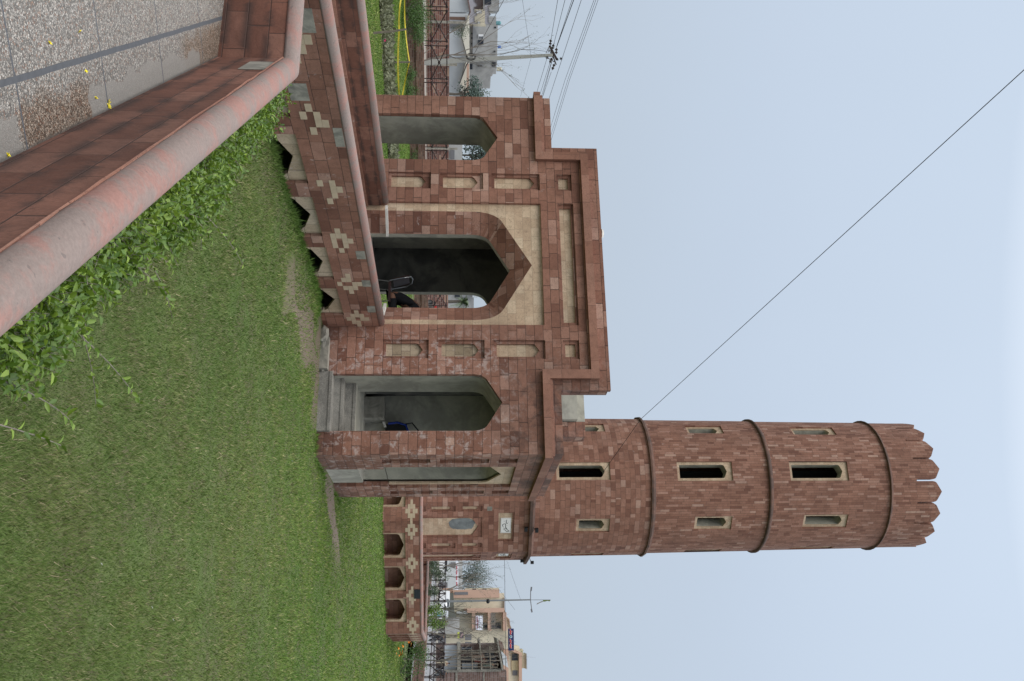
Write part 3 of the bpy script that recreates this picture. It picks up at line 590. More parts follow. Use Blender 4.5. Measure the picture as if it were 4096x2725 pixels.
for k in (1,):                                    # grey cement patch on the tall blind niche
    o, u, n = face_frame(AO - .061, k); ra = random.Random(4); pts = []
    for i in range(26):
        a = 6.2832 * i / 26; pts.append((-.09 + .235 * math.copysign(abs(math.cos(a)) ** .7, math.cos(a)) * ra.uniform(.9, 1.08), .46 + .44 * math.copysign(abs(math.sin(a)) ** .75, math.sin(a)) * ra.uniform(.93, 1.06)))
    MB().plate(pts, [], .004, o, u, ZH, -n).build('cement_patch', plain('blue_grey_cement', (.20, .215, .215), .85, .3, 7., .2, c2=(.15, .16, .165)), tow)
    o2, u, n = face_frame(AO + .003, k); MB().plate(rect(-.84, -.67, 1.32, 1.49), [], .02, o2, u, ZH, -n).build('missing_tile', M['concrete'], tow)
# inscribed marble plaques
def stroke(mb, pts, w_, o, u, n, th=.004):
    P = [o + u * a + ZH * z for a, z in pts]
    for i in range(len(P) - 1):
        d = (P[i + 1] - P[i]); L = d.length
        if L < 1e-6: continue
        d /= L; s_ = n.cross(d) * w_[i] * .5; s2 = n.cross(d) * w_[i + 1] * .5
        mb.add([P[i] - s_, P[i] + s_, P[i + 1] + s2, P[i + 1] - s2, P[i] - s_ + n * th, P[i] + s_ + n * th, P[i + 1] + s2 + n * th, P[i + 1] - s2 + n * th], [(4, 5, 6, 7), (0, 1, 5, 4), (1, 2, 6, 5), (2, 3, 7, 6), (3, 0, 4, 7)])
for k in (1, 2):
    o, u, n = face_frame(AO - .045, k); pq = MB().plate(rect(-.335, .285, 1.80, 2.155), [], .03, o, u, ZH, -n).build('inscribed_plaque', M['marble'], tow)
    fr = MB(); o3 = o + n * .0005
    for a in (rect(-.325, .275, 1.812, 1.816), rect(-.325, .275, 2.139, 2.143), rect(-.325, -.321, 1.816, 2.139), rect(.271, .275, 1.816, 2.139)): fr.plate(a, [], .002, o3, u, ZH, -n)
    L = MB()                                      # flowing nastaliq line, read from right to left
    S_ = [([(.235, 2.06), (.215, 2.085), (.20, 2.06), (.215, 2.04), (.235, 2.03), (.20, 1.985), (.16, 1.975)], [.012, .016, .014, .012, .016, .016, .008]),
          ([(.17, 1.99), (.15, 1.93), (.11, 1.905)], [.008, .018, .006]), ([(.12, 1.985), (.10, 2.005), (.085, 1.985), (.10, 1.965), (.085, 1.915), (.055, 1.90)], [.012, .014, .012, .012, .012, .004]),
          ([(.21, 2.11), (.14, 2.03), (.07, 1.985), (.0, 1.97), (-.03, 1.985)], [.007, .020, .028, .02, .008]),
          ([(-.03, 1.985), (-.04, 1.96), (-.055, 1.985), (-.07, 1.96), (-.085, 1.985), (-.10, 1.95), (-.09, 1.895), (-.05, 1.868), (.005, 1.875), (.025, 1.905)], [.012, .012, .012, .012, .012, .016, .020, .024, .018, .006]),
          ([(-.12, 2.05), (-.11, 2.01), (-.13, 1.985), (-.15, 1.99), (-.145, 2.015), (-.16, 1.985), (-.19, 1.985), (-.205, 2.01), (-.22, 1.985), (-.25, 1.99), (-.262, 2.02)], [.014, .014, .012, .010, .012, .016, .016, .012, .016, .012, .006]),
          ([(.215, 2.128), (.223, 2.118)], [.013, .013]), ([(-.19, 1.925), (-.182, 1.916)], [.013, .013]), ([(-.215, 1.925), (-.207, 1.916)], [.013, .013]), ([(-.17, 2.07), (-.162, 2.06)], [.012, .012]), ([(-.02, 2.03), (-.012, 2.022)], [.012, .012])]
    for pts, w_ in S_: stroke(L, pts, w_, o, u, n)
    for a in (fr, L): a.build('inscription', M['black'], pq, weld=False)
# base cornice and ring mouldings
def ring(mb, prof, n_=48, rot=0.):
    k = len(mb.v); m_ = len(prof)
    for i in range(n_):
        a = rot + 2 * math.pi * i / n_; c, s_ = math.sin(a), -math.cos(a)
        for r, z in prof: mb.v.append((TX + r * c, TY + r * s_, z))
    for i in range(n_):
        j = (i + 1) % n_
        for q_ in range(m_): mb.f.append((k + i * m_ + q_, k + i * m_ + (q_ + 1) % m_, k + j * m_ + (q_ + 1) % m_, k + j * m_ + q_))
    return mb
c8 = 1 / math.cos(math.radians(22.5))
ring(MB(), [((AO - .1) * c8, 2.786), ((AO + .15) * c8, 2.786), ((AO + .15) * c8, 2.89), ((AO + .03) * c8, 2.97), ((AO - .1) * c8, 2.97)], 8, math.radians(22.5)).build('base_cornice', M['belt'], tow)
MB().lathe((TX, TY, 2.9), [(2.45, 0), (2.45, .06)], 24).build('ledge', M['stone_trim'], tow)
c24 = 1 / math.cos(math.radians(7.5))
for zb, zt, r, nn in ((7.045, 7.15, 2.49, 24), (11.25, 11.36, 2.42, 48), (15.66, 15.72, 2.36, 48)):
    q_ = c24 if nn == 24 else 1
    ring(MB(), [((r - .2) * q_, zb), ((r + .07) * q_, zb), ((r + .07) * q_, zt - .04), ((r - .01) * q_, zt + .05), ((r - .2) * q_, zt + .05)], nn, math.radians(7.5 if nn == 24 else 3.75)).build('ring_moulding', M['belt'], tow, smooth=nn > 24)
# shaft: three stages with real window openings
WIN = {0: [], 1: [], 2: []}
for k in range(8):
    WIN[0].append((45 * k, .315 if k in (0, 4) else .275, 3.72 if k in (0, 4) else 4.43, 5.61)); WIN[1].append((45 * k, .345 if k % 4 == 0 else .28, 7.99 if k % 4 == 0 else 8.63, 9.967))
    WIN[2].append((45 * k, .345 if k % 4 == 0 else .28, 12.05 if k % 4 == 0 else 12.56, 14.175))
def shaft(st, z0, z1, r0, r1, mat, nseg, nm):
    R0 = lambda z: r0 + (r1 - r0) * (z - z0) / (z1 - z0); th = .16
    angs = set(); zs = {z0, z1}
    for i in range(nseg): angs.add(round((360 / nseg) * (i + .5), 3))
    for a, h, za, zb in WIN[st]:
        da = math.degrees(math.asin(h / (r0 * .99))); angs |= {round((a - da) % 360, 3), round((a + da) % 360, 3)}; zs |= {za, zb}
        angs = {x for x in angs if not (abs((x - a + 180) % 360 - 180) < da - .01)}
    A = sorted(angs); Z = sorted(zs); nA, nZ = len(A), len(Z); mb = MB()
    def rad(ang, z):
        R1 = R0(z)
        if nseg <= 24:                            # flat facets
            step = 360 / nseg; d = ((ang + step / 2) % step) - step / 2; return R1 / math.cos(math.radians(d))
        return R1
    def inwin(i, j):
        am = (A[i] + ((A[(i + 1) % nA] - A[i]) % 360) / 2) % 360; zm = (Z[j] + Z[j + 1]) / 2
        return any(abs((am - a + 180) % 360 - 180) < math.degrees(h / r0) and za < zm < zb for a, h, za, zb in WIN[st])
    for L in (0, 1):
        for i in range(nA):
            for j in range(nZ):
                a = math.radians(A[i]); r = rad(A[i], Z[j]) - th * L; mb.v.append((TX + r * math.sin(a), TY - r * math.cos(a), Z[j]))
    id_ = lambda L, i, j: L * nA * nZ + (i % nA) * nZ + j
    for i in range(nA):
        for j in range(nZ - 1):
            if inwin(i, j):
                if not inwin((i - 1) % nA, j): mb.f.append((id_(0, i, j), id_(0, i, j + 1), id_(1, i, j + 1), id_(1, i, j)))
                if not inwin((i + 1) % nA, j): mb.f.append((id_(0, i + 1, j), id_(1, i + 1, j), id_(1, i + 1, j + 1), id_(0, i + 1, j + 1)))
                if j == 0 or not inwin(i, j - 1): mb.f.append((id_(0, i, j), id_(1, i, j), id_(1, i + 1, j), id_(0, i + 1, j)))
                if j == nZ - 2 or not inwin(i, j + 1): mb.f.append((id_(0, i, j + 1), id_(0, i + 1, j + 1), id_(1, i + 1, j + 1), id_(1, i, j + 1)))
            else:
                mb.f.append((id_(0, i, j), id_(0, i + 1, j), id_(0, i + 1, j + 1), id_(0, i, j + 1))); mb.f.append((id_(1, i, j), id_(1, i, j + 1), id_(1, i + 1, j + 1), id_(1, i + 1, j)))
    uvf = None
    if nseg > 24:
        def uvf(p, f):
            c = f.calc_center_median(); a0 = math.atan2(c.x - (TX - uo.x), -(c.y - (TY - uo.y))); a = math.atan2(p.x - TX, -(p.y - TY))
            if a - a0 > math.pi: a -= 2 * math.pi
            if a - a0 < -math.pi: a += 2 * math.pi
            return (a * 2.4, p.z)
    mb.build(nm, mat, tow, uvf=uvf)
    for a, h, za, zb in WIN[st]:
        if not (-70 < ((a + 180) % 360 - 180) < 100): continue
        o, u, n = Vector((TX, TY, 0)), Vector((math.cos(math.radians(a)), math.sin(math.radians(a)), 0)), Vector((math.sin(math.radians(a)), -math.cos(math.radians(a)), 0))
        rr = (R0(zb) * math.cos(h / r0) if nseg > 24 else R0(zb)) - .055; ow = h - (.105 if h > .3 else .095)
        hole = arch(0, ow, za + .10, zb - .36, zb - .185, 5)
        MB().plate(rect(-h - .02, h + .02, za - .02, zb + .02), [hole], .04, o + n * rr, u, ZH, -n).build('window_frame', M['cream'], tow)
        MB().plate(rect(-h - .05, h + .05, za - .05, zb + .05), [hole], .42, o + n * (rr - .0405), u, ZH, -n).build('window_reveal', M['plaster'], tow)
uo = Vector((TX, TY, 0))
shaft(0, 2.95, 7.05, 2.515, 2.485, M['stone_t0'] if 'stone_t0' in M else M['stone_base'], 24, 'lower_shaft')
shaft(1, 7.14, 11.26, 2.455, 2.41, M['stone_small'], 72, 'middle_shaft')
shaft(2, 11.36, 15.67, 2.395, 2.345, M['stone_small'], 72, 'upper_shaft')
def cyl_uv(p, f):
    c = f.calc_center_median() ; a = math.atan2(p.x - TX, -(p.y - TY)); a0 = math.atan2(c.x, -c.y)
    if a - a0 > math.pi: a -= 2 * math.pi
    if a - a0 < -math.pi: a += 2 * math.pi
    return (a * 2.4, p.z)
ring(MB(), [(2.335, 15.72), (2.325, 16.66), (2.09, 16.66), (2.09, 15.72)], 72).build('battlement_wall', M['stone_small'], tow, uvf=cyl_uv)
for k in range(18):                                 # eighteen pointed merlons with narrow slots between
    c = -1.7 + 20 * k; hw = 9.25; cols = [-1, -.97, -.9, -.8, -.6, -.4, -.2, 0, .2, .4, .6, .8, .9, .97, 1]; mb = MB(); m_ = len(cols)
    top = [17.25 if abs(t) == 1 else 17.30 if abs(t) > .95 else 17.36 if abs(t) > .85 else 17.56 - .21 * abs(t) for t in cols]
    for r in (2.322, 2.11):
        for row in (0, 1):
            for t, h in zip(cols, top):
                a = math.radians(c + hw * t); mb.v.append((TX + r * math.sin(a), TY - r * math.cos(a), 16.655 if row == 0 else h))
    for i in range(m_ - 1):
        mb.f += [(i, i + 1, m_ + i + 1, m_ + i), (2 * m_ + i, 3 * m_ + i, 3 * m_ + i + 1, 2 * m_ + i + 1), (m_ + i, m_ + i + 1, 3 * m_ + i + 1, 3 * m_ + i)]
    mb.f += [(0, m_, 3 * m_, 2 * m_), (m_ - 1, 3 * m_ - 1, 4 * m_ - 1, 2 * m_ - 1)]
    mb.build('merlon', M['stone_small'], tow, uvf=cyl_uv, weld=False)
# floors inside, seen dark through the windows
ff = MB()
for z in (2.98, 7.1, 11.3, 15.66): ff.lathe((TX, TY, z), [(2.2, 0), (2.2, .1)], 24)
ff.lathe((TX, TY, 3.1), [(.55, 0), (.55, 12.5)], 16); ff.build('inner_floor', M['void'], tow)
# floodlights on the base cornice
def flood(p, n, up, label):
    t = thing('floodlight', label, 'floodlight', p, 'floodlights on the tower cornice'); n = Vector(n); s_ = Vector((-n.y, n.x, 0)); c = Vector(p)
    MB().obox(c - s_ * .07, s_ * .14, n * .10, Vector((0, 0, .11 * up))).build('lamp_housing', M['black'], t)
    MB().tube([c, c - n * .09 + Vector((0, 0, -.03 * up))], .012, 5).build('bracket', M['iron'], t)
o, u, n = face_frame(AO, 1)
flood(o + n * .16 + Vector((0, 0, 2.98)), n, 1, 'black floodlight on top of the cornice over the inscribed plaque'); flood(o + n * .10 + Vector((0, 0, 2.72)), n, -1, 'black floodlight just under the cornice over the inscribed plaque')
o, u, n = face_frame(AO, 2); flood(o + n * .16 + Vector((0, 0, 2.98)) + u * .2, n, 1, 'black floodlight on top of the cornice at the outer right corner of the base'); flood(o + n * .10 + Vector((0, 0, 2.72)) + u * .2, n, -1, 'black floodlight under the cornice at the outer right corner of the base')
o, u, n = face_frame(AO, 1); q0 = o + n * .2 + Vector((0, 0, 2.95)) - u * .05
tag(MB().tube([q0, q0 + u * .1 + ZH * .0 - ZH * .05 + n * .02, q0 + u * .35 - ZH * .16 - n * .05], .008, 5).build('lamp_cable', M['black']), 'loose black cable hanging from the floodlight over the plaque', 'cable')
# ================================================================== eight-sided terrace wall round the tower
AP = 5.29; HP = AP * T22; ter = thing('terrace_wall', 'low eight-sided red terrace wall round the tower with pointed dark recesses and a pink coping', 'wall', (TX, TY, LZ + .13))
f = MB(); inn = MB(); ZT = -.882
for k in range(8):
    o, u, n = face_frame(AP, k); hs = []
    if k in (0, 1, 2): hs = [rect(HP - 3.95 + 1.265 * i, HP - 2.97 + 1.265 * i, -2.5, -1.335) for i in range(3)]
    f.plate(rect(-HP, HP, -2.7, ZT), hs, .05, o, u, ZH, -n)
    inn.plate(rect(-HP + .1, HP - .1, -1.32, ZT), [], .10, o - n * .0505, u, ZH, -n)
    if k in (0, 1, 2):
        for i in range(3):
            a = HP - 3.95 + 1.265 * i; md = a + .49
            MB().plate(rect(a - .02, a + 1.0, -2.55, -1.325), [arch(md, .41, -2.55, -1.63, -1.385, 6)], .05, o - n * .055, u, ZH, -n).build('arch_panel', M['cream'], ter)
            MB().plate(rect(a - .02, a + 1.0, -2.55, -1.325), [], .05, o - n * .42, u, ZH, -n).build('recess_back', M['stone_low'], ter)
            q_ = MB(); q_.obox(o + u * (a - .02) - n * .106 + Vector((0, 0, -2.5)), -n * .32, u * -.02, ZH * 1.1).obox(o + u * (a + 1.0) - n * .106 + Vector((0, 0, -2.5)), -n * .32, u * .02, ZH * 1.1).obox(o + u * (a - .02) - n * .106 + Vector((0, 0, -1.325)), -n * .32, u * 1.02, ZH * .02); q_.build('recess_side', M['stone_low'], ter)
        for s_ in (-4.06, -2.8, -1.54, -.31): inlay(ter, o + u * (HP + s_), u, n, -1.14, .144, .0756)
        if k == 0: inlay(ter, o + u * (-HP + .5), u, n, -1.14, .144, .0756)
f.build('tile_facing', M['stone_base'], ter); inn.build('core', M['stone_base'], ter)
ca = AP - .08; pts = [(TX + ca * c8 * math.sin(math.radians(22.5 + 45 * k)), TY - ca * c8 * math.cos(math.radians(22.5 + 45 * k))) for k in range(8)]
coping(MB(), pts, ZT + .01, r=.085, closed=True).build('coping', M['coping'], ter, smooth=True)
tf = MB(); ring(tf, [((AP - .3) * c8, -1.32), ((AO - .2) * c8, -1.32), ((AO - .2) * c8, -1.4), ((AP - .3) * c8, -1.4)], 8, math.radians(22.5)); structure(tf.build('terrace_paving', M['concrete']))
o, u, n = face_frame(AP, 1); tag(MB().obox(o + u * (HP - 1.78) + n * .003 + Vector((0, 0, -1.08)), u * .36, n * .02, ZH * .19).build('plastic_sheet', plain('black_polythene', (.02, .025, .03), .5, .3)), 'small black sheet hanging over the terrace wall under its coping', 'plastic sheet')
# ================================================================== helpers for the far things (p = pixel of the photograph, d = distance along the view)
def fbox(mb, y0, y1, x0, x1, d, dep=3., front=0.):
    a = atw(x0, y0, d); h = atw(x1, y0, d).z - a.z
    return mb.obox(a - WH * front, UH * ((y1 - y0) / F * d), WH * (dep + front), ZH * h)
def fpoly(mb, pts, d, dep=3., front=0.):
    """camera-facing outline (x,y pixels) at distance d, given real depth"""
    o = atw(CX, CY, d); q = []
    for x, y in pts: v = atw(x, y, d) - o; q.append((v.dot(UH), v.z))
    return mb.plate(q, [], dep + front, o - WH * front, UH, ZH, WH)
def one(name, mat, parent, fn): mb = MB(); fn(mb); return mb.build(name, mat, parent)
def base(y, x, d): return tuple(atw(x, y, d))
C = lambda n, c, **k: plain(n, c, **k)
M['cream_wall'] = C('cream_painted_wall', (.66, .60, .46), var=.06, scale=.8, c2=(.58, .53, .41), sc2=.3)
M['orange_wall'] = C('orange_painted_wall', (.50, .33, .25), var=.08, scale=.8)
M['grey_wall'] = C('grey_cement_wall', (.36, .36, .35), var=.2, scale=.6, c2=(.27, .27, .265), sc2=.35)
M['white_wall'] = C('white_shed_wall', (.52, .55, .57), var=.08, scale=.5)
M['roof_cream'] = C('cream_metal_roof', (.66, .63, .54), var=.05, scale=.6)
M['glass'] = C('dark_window_glass', (.03, .035, .045), rough=.2, var=.1)
M['white_paint'] = C('white_paint', (.75, .76, .77), rough=.4, var=.04)
M['slate'] = C('slate_grey_paint', (.16, .16, .17), var=.1)
M['dark_brick_block'] = tiles('unplastered_brick', [(0, (.12, .075, .06)), (.6, (.17, .11, .09)), (1, (.24, .17, .15))], h=.26, w0=.5, w1=.7, joint=.012, jcol=(.26, .24, .23), bump=.1)
M['brick'] = tiles('boundary_brick', [(0, (.09, .042, .035)), (.3, (.15, .065, .05)), (.7, (.20, .09, .07)), (.9, (.27, .15, .11)), (1, (.36, .24, .17))], h=.16, w0=.42, w1=.55, joint=.012, jcol=(.30, .25, .22), bump=.15, white=.5)
M['brick_low'] = tiles('park_wall_brick', [(0, (.12, .06, .045)), (.5, (.19, .095, .07)), (1, (.27, .16, .12))], h=.082, w0=.21, w1=.25, joint=.008, jcol=(.20, .16, .13), bump=.2, white=.6, grime=.8)
M['asphalt'] = C('worn_concrete_road', (.20, .20, .205), var=.12, scale=1.)
M['wood'] = C('weathered_wood', (.20, .17, .13), var=.3, scale=12.)
M['bark'] = C('grey_brown_bark', (.13, .115, .095), var=.3, scale=9.)
M['bark2'] = C('pale_grey_bark', (.19, .165, .14), var=.3, scale=9.)
# ------------------------------------------------------------------ leaves
def leaf_mat(name, c0, c1, c2, gloss=.45):
    s = NT(name); a = s.n('Attribute', attribute_name='tint').outputs['Fac']
    s.fin(s.ramp(a, [(0, c0), (.55, c1), (1, c2)]), gloss); s.b.inputs['Specular IOR Level'].default_value = .5
    tr = s.n('BsdfTranslucent'); s.put(tr.inputs[0], s.ramp(a, [(0, tuple(v * 1.3 for v in c0)), (1, tuple(v * 1.5 for v in c2))]))
    mx_ = s.n('MixShader'); mx_.inputs[0].default_value = .22; s.t.links.new(s.b.outputs[0], mx_.inputs[1]); s.t.links.new(tr.outputs[0], mx_.inputs[2]); s.t.links.new(mx_.outputs[0], s.o.inputs[0]); return s.m
def leaves(name, P, N, L, Wd, mat, parent, seed=1, fold=True, D=None, tint=None):
    """one mesh of small folded leaves at points P (n,3), normals roughly N, length L, width Wd"""
    rg = np.random.default_rng(seed); n = len(P); P = np.asarray(P, float)
    L = np.broadcast_to(np.asarray(L, float), (n,)) * rg.uniform(.65, 1.25, n); Wd = np.broadcast_to(np.asarray(Wd, float), (n,)) * rg.uniform(.8, 1.15, n)
    d = rg.normal(size=(n, 3)) if D is None else D + rg.normal(size=(n, 3)) * .55; d /= np.linalg.norm(d, axis=1)[:, None]
    u = N + rg.normal(size=(n, 3)) * .55; u -= (u * d).sum(1)[:, None] * d; u /= np.linalg.norm(u, axis=1)[:, None] + 1e-9; s_ = np.cross(d, u)
    l, w_ = L[:, None], Wd[:, None]
    if fold:
        V = np.stack([P, P + d * l * .35 + s_ * w_ * .5 + u * w_ * .22, P + d * l * .42 - u * w_ * .05, P + d * l * .35 - s_ * w_ * .5 + u * w_ * .22, P + d * l * .75 + s_ * w_ * .36 + u * w_ * .12 - u * l * .06, P + d * l * .75 - s_ * w_ * .36 + u * w_ * .12 - u * l * .06, P + d * l - u * l * .16], 1)
        k = 7; F_ = [(0, 1, 2), (0, 2, 3), (1, 4, 6, 2), (3, 2, 6, 5)]
    else:
        V = np.stack([P, P + d * l * .5 + s_ * w_ * .5, P + d * l, P + d * l * .5 - s_ * w_ * .5], 1); k = 4; F_ = [(0, 1, 2, 3)]
    me = bpy.data.meshes.new(name); me.vertices.add(n * k); me.vertices.foreach_set('co', V.ravel())
    base_ = np.arange(n) * k; li = []; ls = []; tot = sum(len(f) for f in F_); off = 0
    idx = np.concatenate([np.array(f) for f in F_]); me.loops.add(n * tot); me.loops.foreach_set('vertex_index', (base_[:, None] + idx[None]).ravel().astype(np.int32))
    st = np.cumsum([0] + [len(f) for f in F_[:-1]]); me.polygons.add(n * len(F_)); me.polygons.foreach_set('loop_start', (np.arange(n)[:, None] * tot + st[None]).ravel().astype(np.int32)); me.update(calc_edges=True)
    t = rg.beta(2.2, 2.2, n) if tint is None else np.clip(tint + rg.normal(size=n) * .16, 0, 1)
    at = me.attributes.new('tint', 'FLOAT', 'POINT'); at.data.foreach_set('value', np.repeat(t, k).astype(np.float32))
    me.materials.append(mat); o = bpy.data.objects.new(name, me); COL.objects.link(o)
    if parent: o.parent = parent; me.vertices.foreach_set('co', (V - np.array(parent.location)).ravel())
    return o
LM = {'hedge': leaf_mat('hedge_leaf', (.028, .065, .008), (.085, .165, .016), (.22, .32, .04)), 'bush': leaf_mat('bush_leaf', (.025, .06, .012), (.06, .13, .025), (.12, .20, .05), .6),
      'far': leaf_mat('far_leaf', (.045, .07, .04), (.075, .11, .06), (.12, .155, .09), .7), 'teal': leaf_mat('blue_green_leaf', (.05, .075, .065), (.08, .12, .10), (.13, .18, .15), .7), 'cover': leaf_mat('groundcover_leaf', (.05, .055, .025), (.13, .14, .07), (.26, .27, .16), .6), 'lime': leaf_mat('young_leaf', (.06, .12, .015), (.13, .22, .03), (.24, .34, .07), .5)}
def clumps(c, r, nc, per, rg, cr=.35, flat=1.):
    """points gathered in clumps spread through an uneven ellipsoid"""
    c = np.array(c, float); r = np.array(r, float); q = rg.normal(size=(nc, 3)); q /= np.linalg.norm(q, axis=1)[:, None]; q *= (rg.random(nc) ** .45)[:, None] * rg.uniform(.75, 1.12, nc)[:, None]
    cc = c + q * r; p = np.repeat(cc, per, 0) + rg.normal(size=(nc * per, 3)) * r.mean() * cr * .5; n = p - c; n /= np.linalg.norm(n, axis=1)[:, None] + 1e-9; n[:, 2] += .5
    return p, n, cc
def tree(name, label, foot, h, cr, mat, bark, seed, leaf=.25, nc=46, per=60, group=None, cat='tree', trunk=.16):
    rg = np.random.default_rng(seed); t = thing(name, label, cat, foot, group); f = Vector(foot); top = f + ZH * h * .62; mb = MB()
    mb.tube([f - ZH * .2, f + ZH * h * .3 + UH * .05 * h * (rg.random() - .5), top], trunk, 7, trunk * .45)
    p, n, cc = clumps(f + ZH * (h - cr[2]), cr, nc, per, rg)
    for q in cc[::3]:
        q = Vector(q); m1 = top.lerp(q, .5) - ZH * .06 * h; mb.tube([f.lerp(top, rg.uniform(.6, 1)), m1, q], trunk * .35, 4, trunk * .08)
    mb.build('trunk', bark, t, weld=False); leaves('crown', p, n, leaf, leaf * .6, mat, t, seed, fold=False); return t
def bare(name, label, foot, h, seed, lean=0., group=None, r=.035, green=0, spread=.5, nleaf=0):
    ra = random.Random(seed); t = thing(name, label, 'tree', foot, group); mb = MB(); tips = []
    def grow(p, d, l, r_, k):
        q = p + d * l * .5 + Vector((ra.uniform(-.05, .05), ra.uniform(-.05, .05), 0)) * l; e = p + d * l + Vector((ra.uniform(-.08, .08), ra.uniform(-.08, .08), 0)) * l
        mb.tube([p, q, e], r_, 5 if k < 2 else 4, r_ * .62, cap=False)
        if k >= 5 or r_ < .003: tips.append(e); return
        for _ in range(3 if k < 2 else 2):
            dd = (d + Vector((ra.uniform(-1, 1), ra.uniform(-1, 1), ra.uniform(-.1, .55))) * spread * 1.15).normalized(); grow(e if ra.random() < .6 else q, dd, l * ra.uniform(.62, .85), r_ * .6, k + 1)
    f = Vector(foot); grow(f - ZH * .1, (ZH + UH * lean).normalized(), h * .42, r, 0); mb.build('branches', M['bark2'] if seed % 2 else M['bark'], t, weld=False)
    if nleaf:
        rg = np.random.default_rng(seed); T = np.array([tuple(ra.choice(tips)) for _ in range(nleaf)]) + rg.normal(size=(nleaf, 3)) * .06
        leaves('foliage', T, np.tile([0, 0, 1.], (nleaf, 1)), .07, .045, LM['far'], t, seed, fold=False)
    return t
def bush(name, label, foot, r, mat, seed, leaf=.05, nc=26, per=80, group=None):
    rg = np.random.default_rng(seed); t = thing(name, label, 'shrub', foot, group); f = Vector(foot); p, n, cc = clumps(f + ZH * r[2] * .8, r, nc, per, rg, .42); k = p[:, 2] > f.z; p, n = p[k], n[k]
    mb = MB()
    for q in cc[::2]: mb.tube([f, Vector(q)], .014, 4, .005, cap=False)
    mb.build('stems', M['bark'], t, weld=False); leaves('foliage', p, n, leaf, leaf * .55, mat, t, seed, fold=False); return t
# ================================================================== hedge along the foot of the near parapet
def hedge():
    rg = np.random.default_rng(11); t_ = thing('hedge', 'leafy green hedge with long loose shoots growing along the foot of the near parapet', 'hedge', (-2.3, 5.2, LZ)); gr = LZ
    P, N, st, D, TI = [], [], MB(), [], []
    for _ in range(4600):                             # short leafy twigs through the hedge body
        t = 2.5 + 7.2 * rg.random(); edge = min(1.93, 1.45 + .13 * (t - 2.))  + .08 * math.sin(t * 2.1) + .07 * math.sin(t * 5.3 + 1) - .10 * max(0, t - 8.6); n = 1.0 + .0175 * t + (edge - 1.0 - .0175 * t) * rg.random() ** .75
        top = gr + (.62 - .02 * max(0, t - 5)) * (1 - .42 * ((n - 1.05) / (edge - 1.05)) ** 2.4) * rg.uniform(.8, 1.1); z = gr + (top - gr) * (1 - rg.random() ** 2.2 * .9)
        x, y = nt_(n, t); b = np.array([x, y, z]); d = np.array([.7 * (n - 1.2), .7 * (n - 1.2), .9]) + rg.normal(size=3) * .55; d /= np.linalg.norm(d); ln = rg.uniform(.07, .17); m_ = rg.integers(5, 9)
        for i in range(m_):
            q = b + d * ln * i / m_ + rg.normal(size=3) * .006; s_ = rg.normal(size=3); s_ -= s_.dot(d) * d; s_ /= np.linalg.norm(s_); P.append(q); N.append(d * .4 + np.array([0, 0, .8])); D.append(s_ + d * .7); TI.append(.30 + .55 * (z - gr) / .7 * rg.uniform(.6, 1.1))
        if rg.random() < .35: st.tube([b - d * .08, b + d * ln], .0022, 4, .001, cap=False)
    for (n0, t0, n1, t1, zt, m_) in ((1.55, 5.3, 2.25, 5.35, -1.68, 26), (1.6, 6.3, 2.62, 7.4, -1.70, 24), (1.5, 4.0, 2.40, 4.55, -1.66, 30), (1.5, 5.8, 2.02, 6.2, -1.62, 18), (1.6, 3.4, 2.0, 3.6, -1.6, 22), (1.5, 4.8, 1.95, 4.9, -1.55, 18), (1.6, 7.2, 2.0, 7.9, -1.75, 16), (1.5, 2.9, 2.05, 3.5, -1.62, 20), (1.4, 4.3, 2.2, 4.15, -1.72, 24), (1.6, 6.6, 2.2, 6.5, -1.78, 18), (1.55, 5.0, 2.05, 5.7, -1.75, 20)):
        a, c = np.array([*nt_(n0, t0), gr + .2]), np.array([*nt_(n1, t1), zt]); mid = (a + c) / 2 + np.array([0, 0, .14]); pts = [(1 - s) ** 2 * a + 2 * s * (1 - s) * mid + s * s * c for s in np.linspace(0, 1, 9)]
        st.tube([Vector(p) for p in pts], .0045, 5, .0016, cap=False)
        for i in range(m_):
            s = .25 + .75 * i / (m_ - 1); q = (1 - s) ** 2 * a + 2 * s * (1 - s) * mid + s * s * c; d = (c - a) / np.linalg.norm(c - a); sd_ = np.cross(d, [0, 0, 1.]) * (1 if i % 2 else -1); P.append(q); N.append(np.array([0, 0, 1.])); D.append(sd_ * .9 + d * .6 + np.array([0, 0, .25])); TI.append(rg.uniform(.45, .9))
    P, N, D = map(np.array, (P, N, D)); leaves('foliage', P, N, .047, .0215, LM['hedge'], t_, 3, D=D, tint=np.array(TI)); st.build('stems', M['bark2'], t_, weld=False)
hedge()
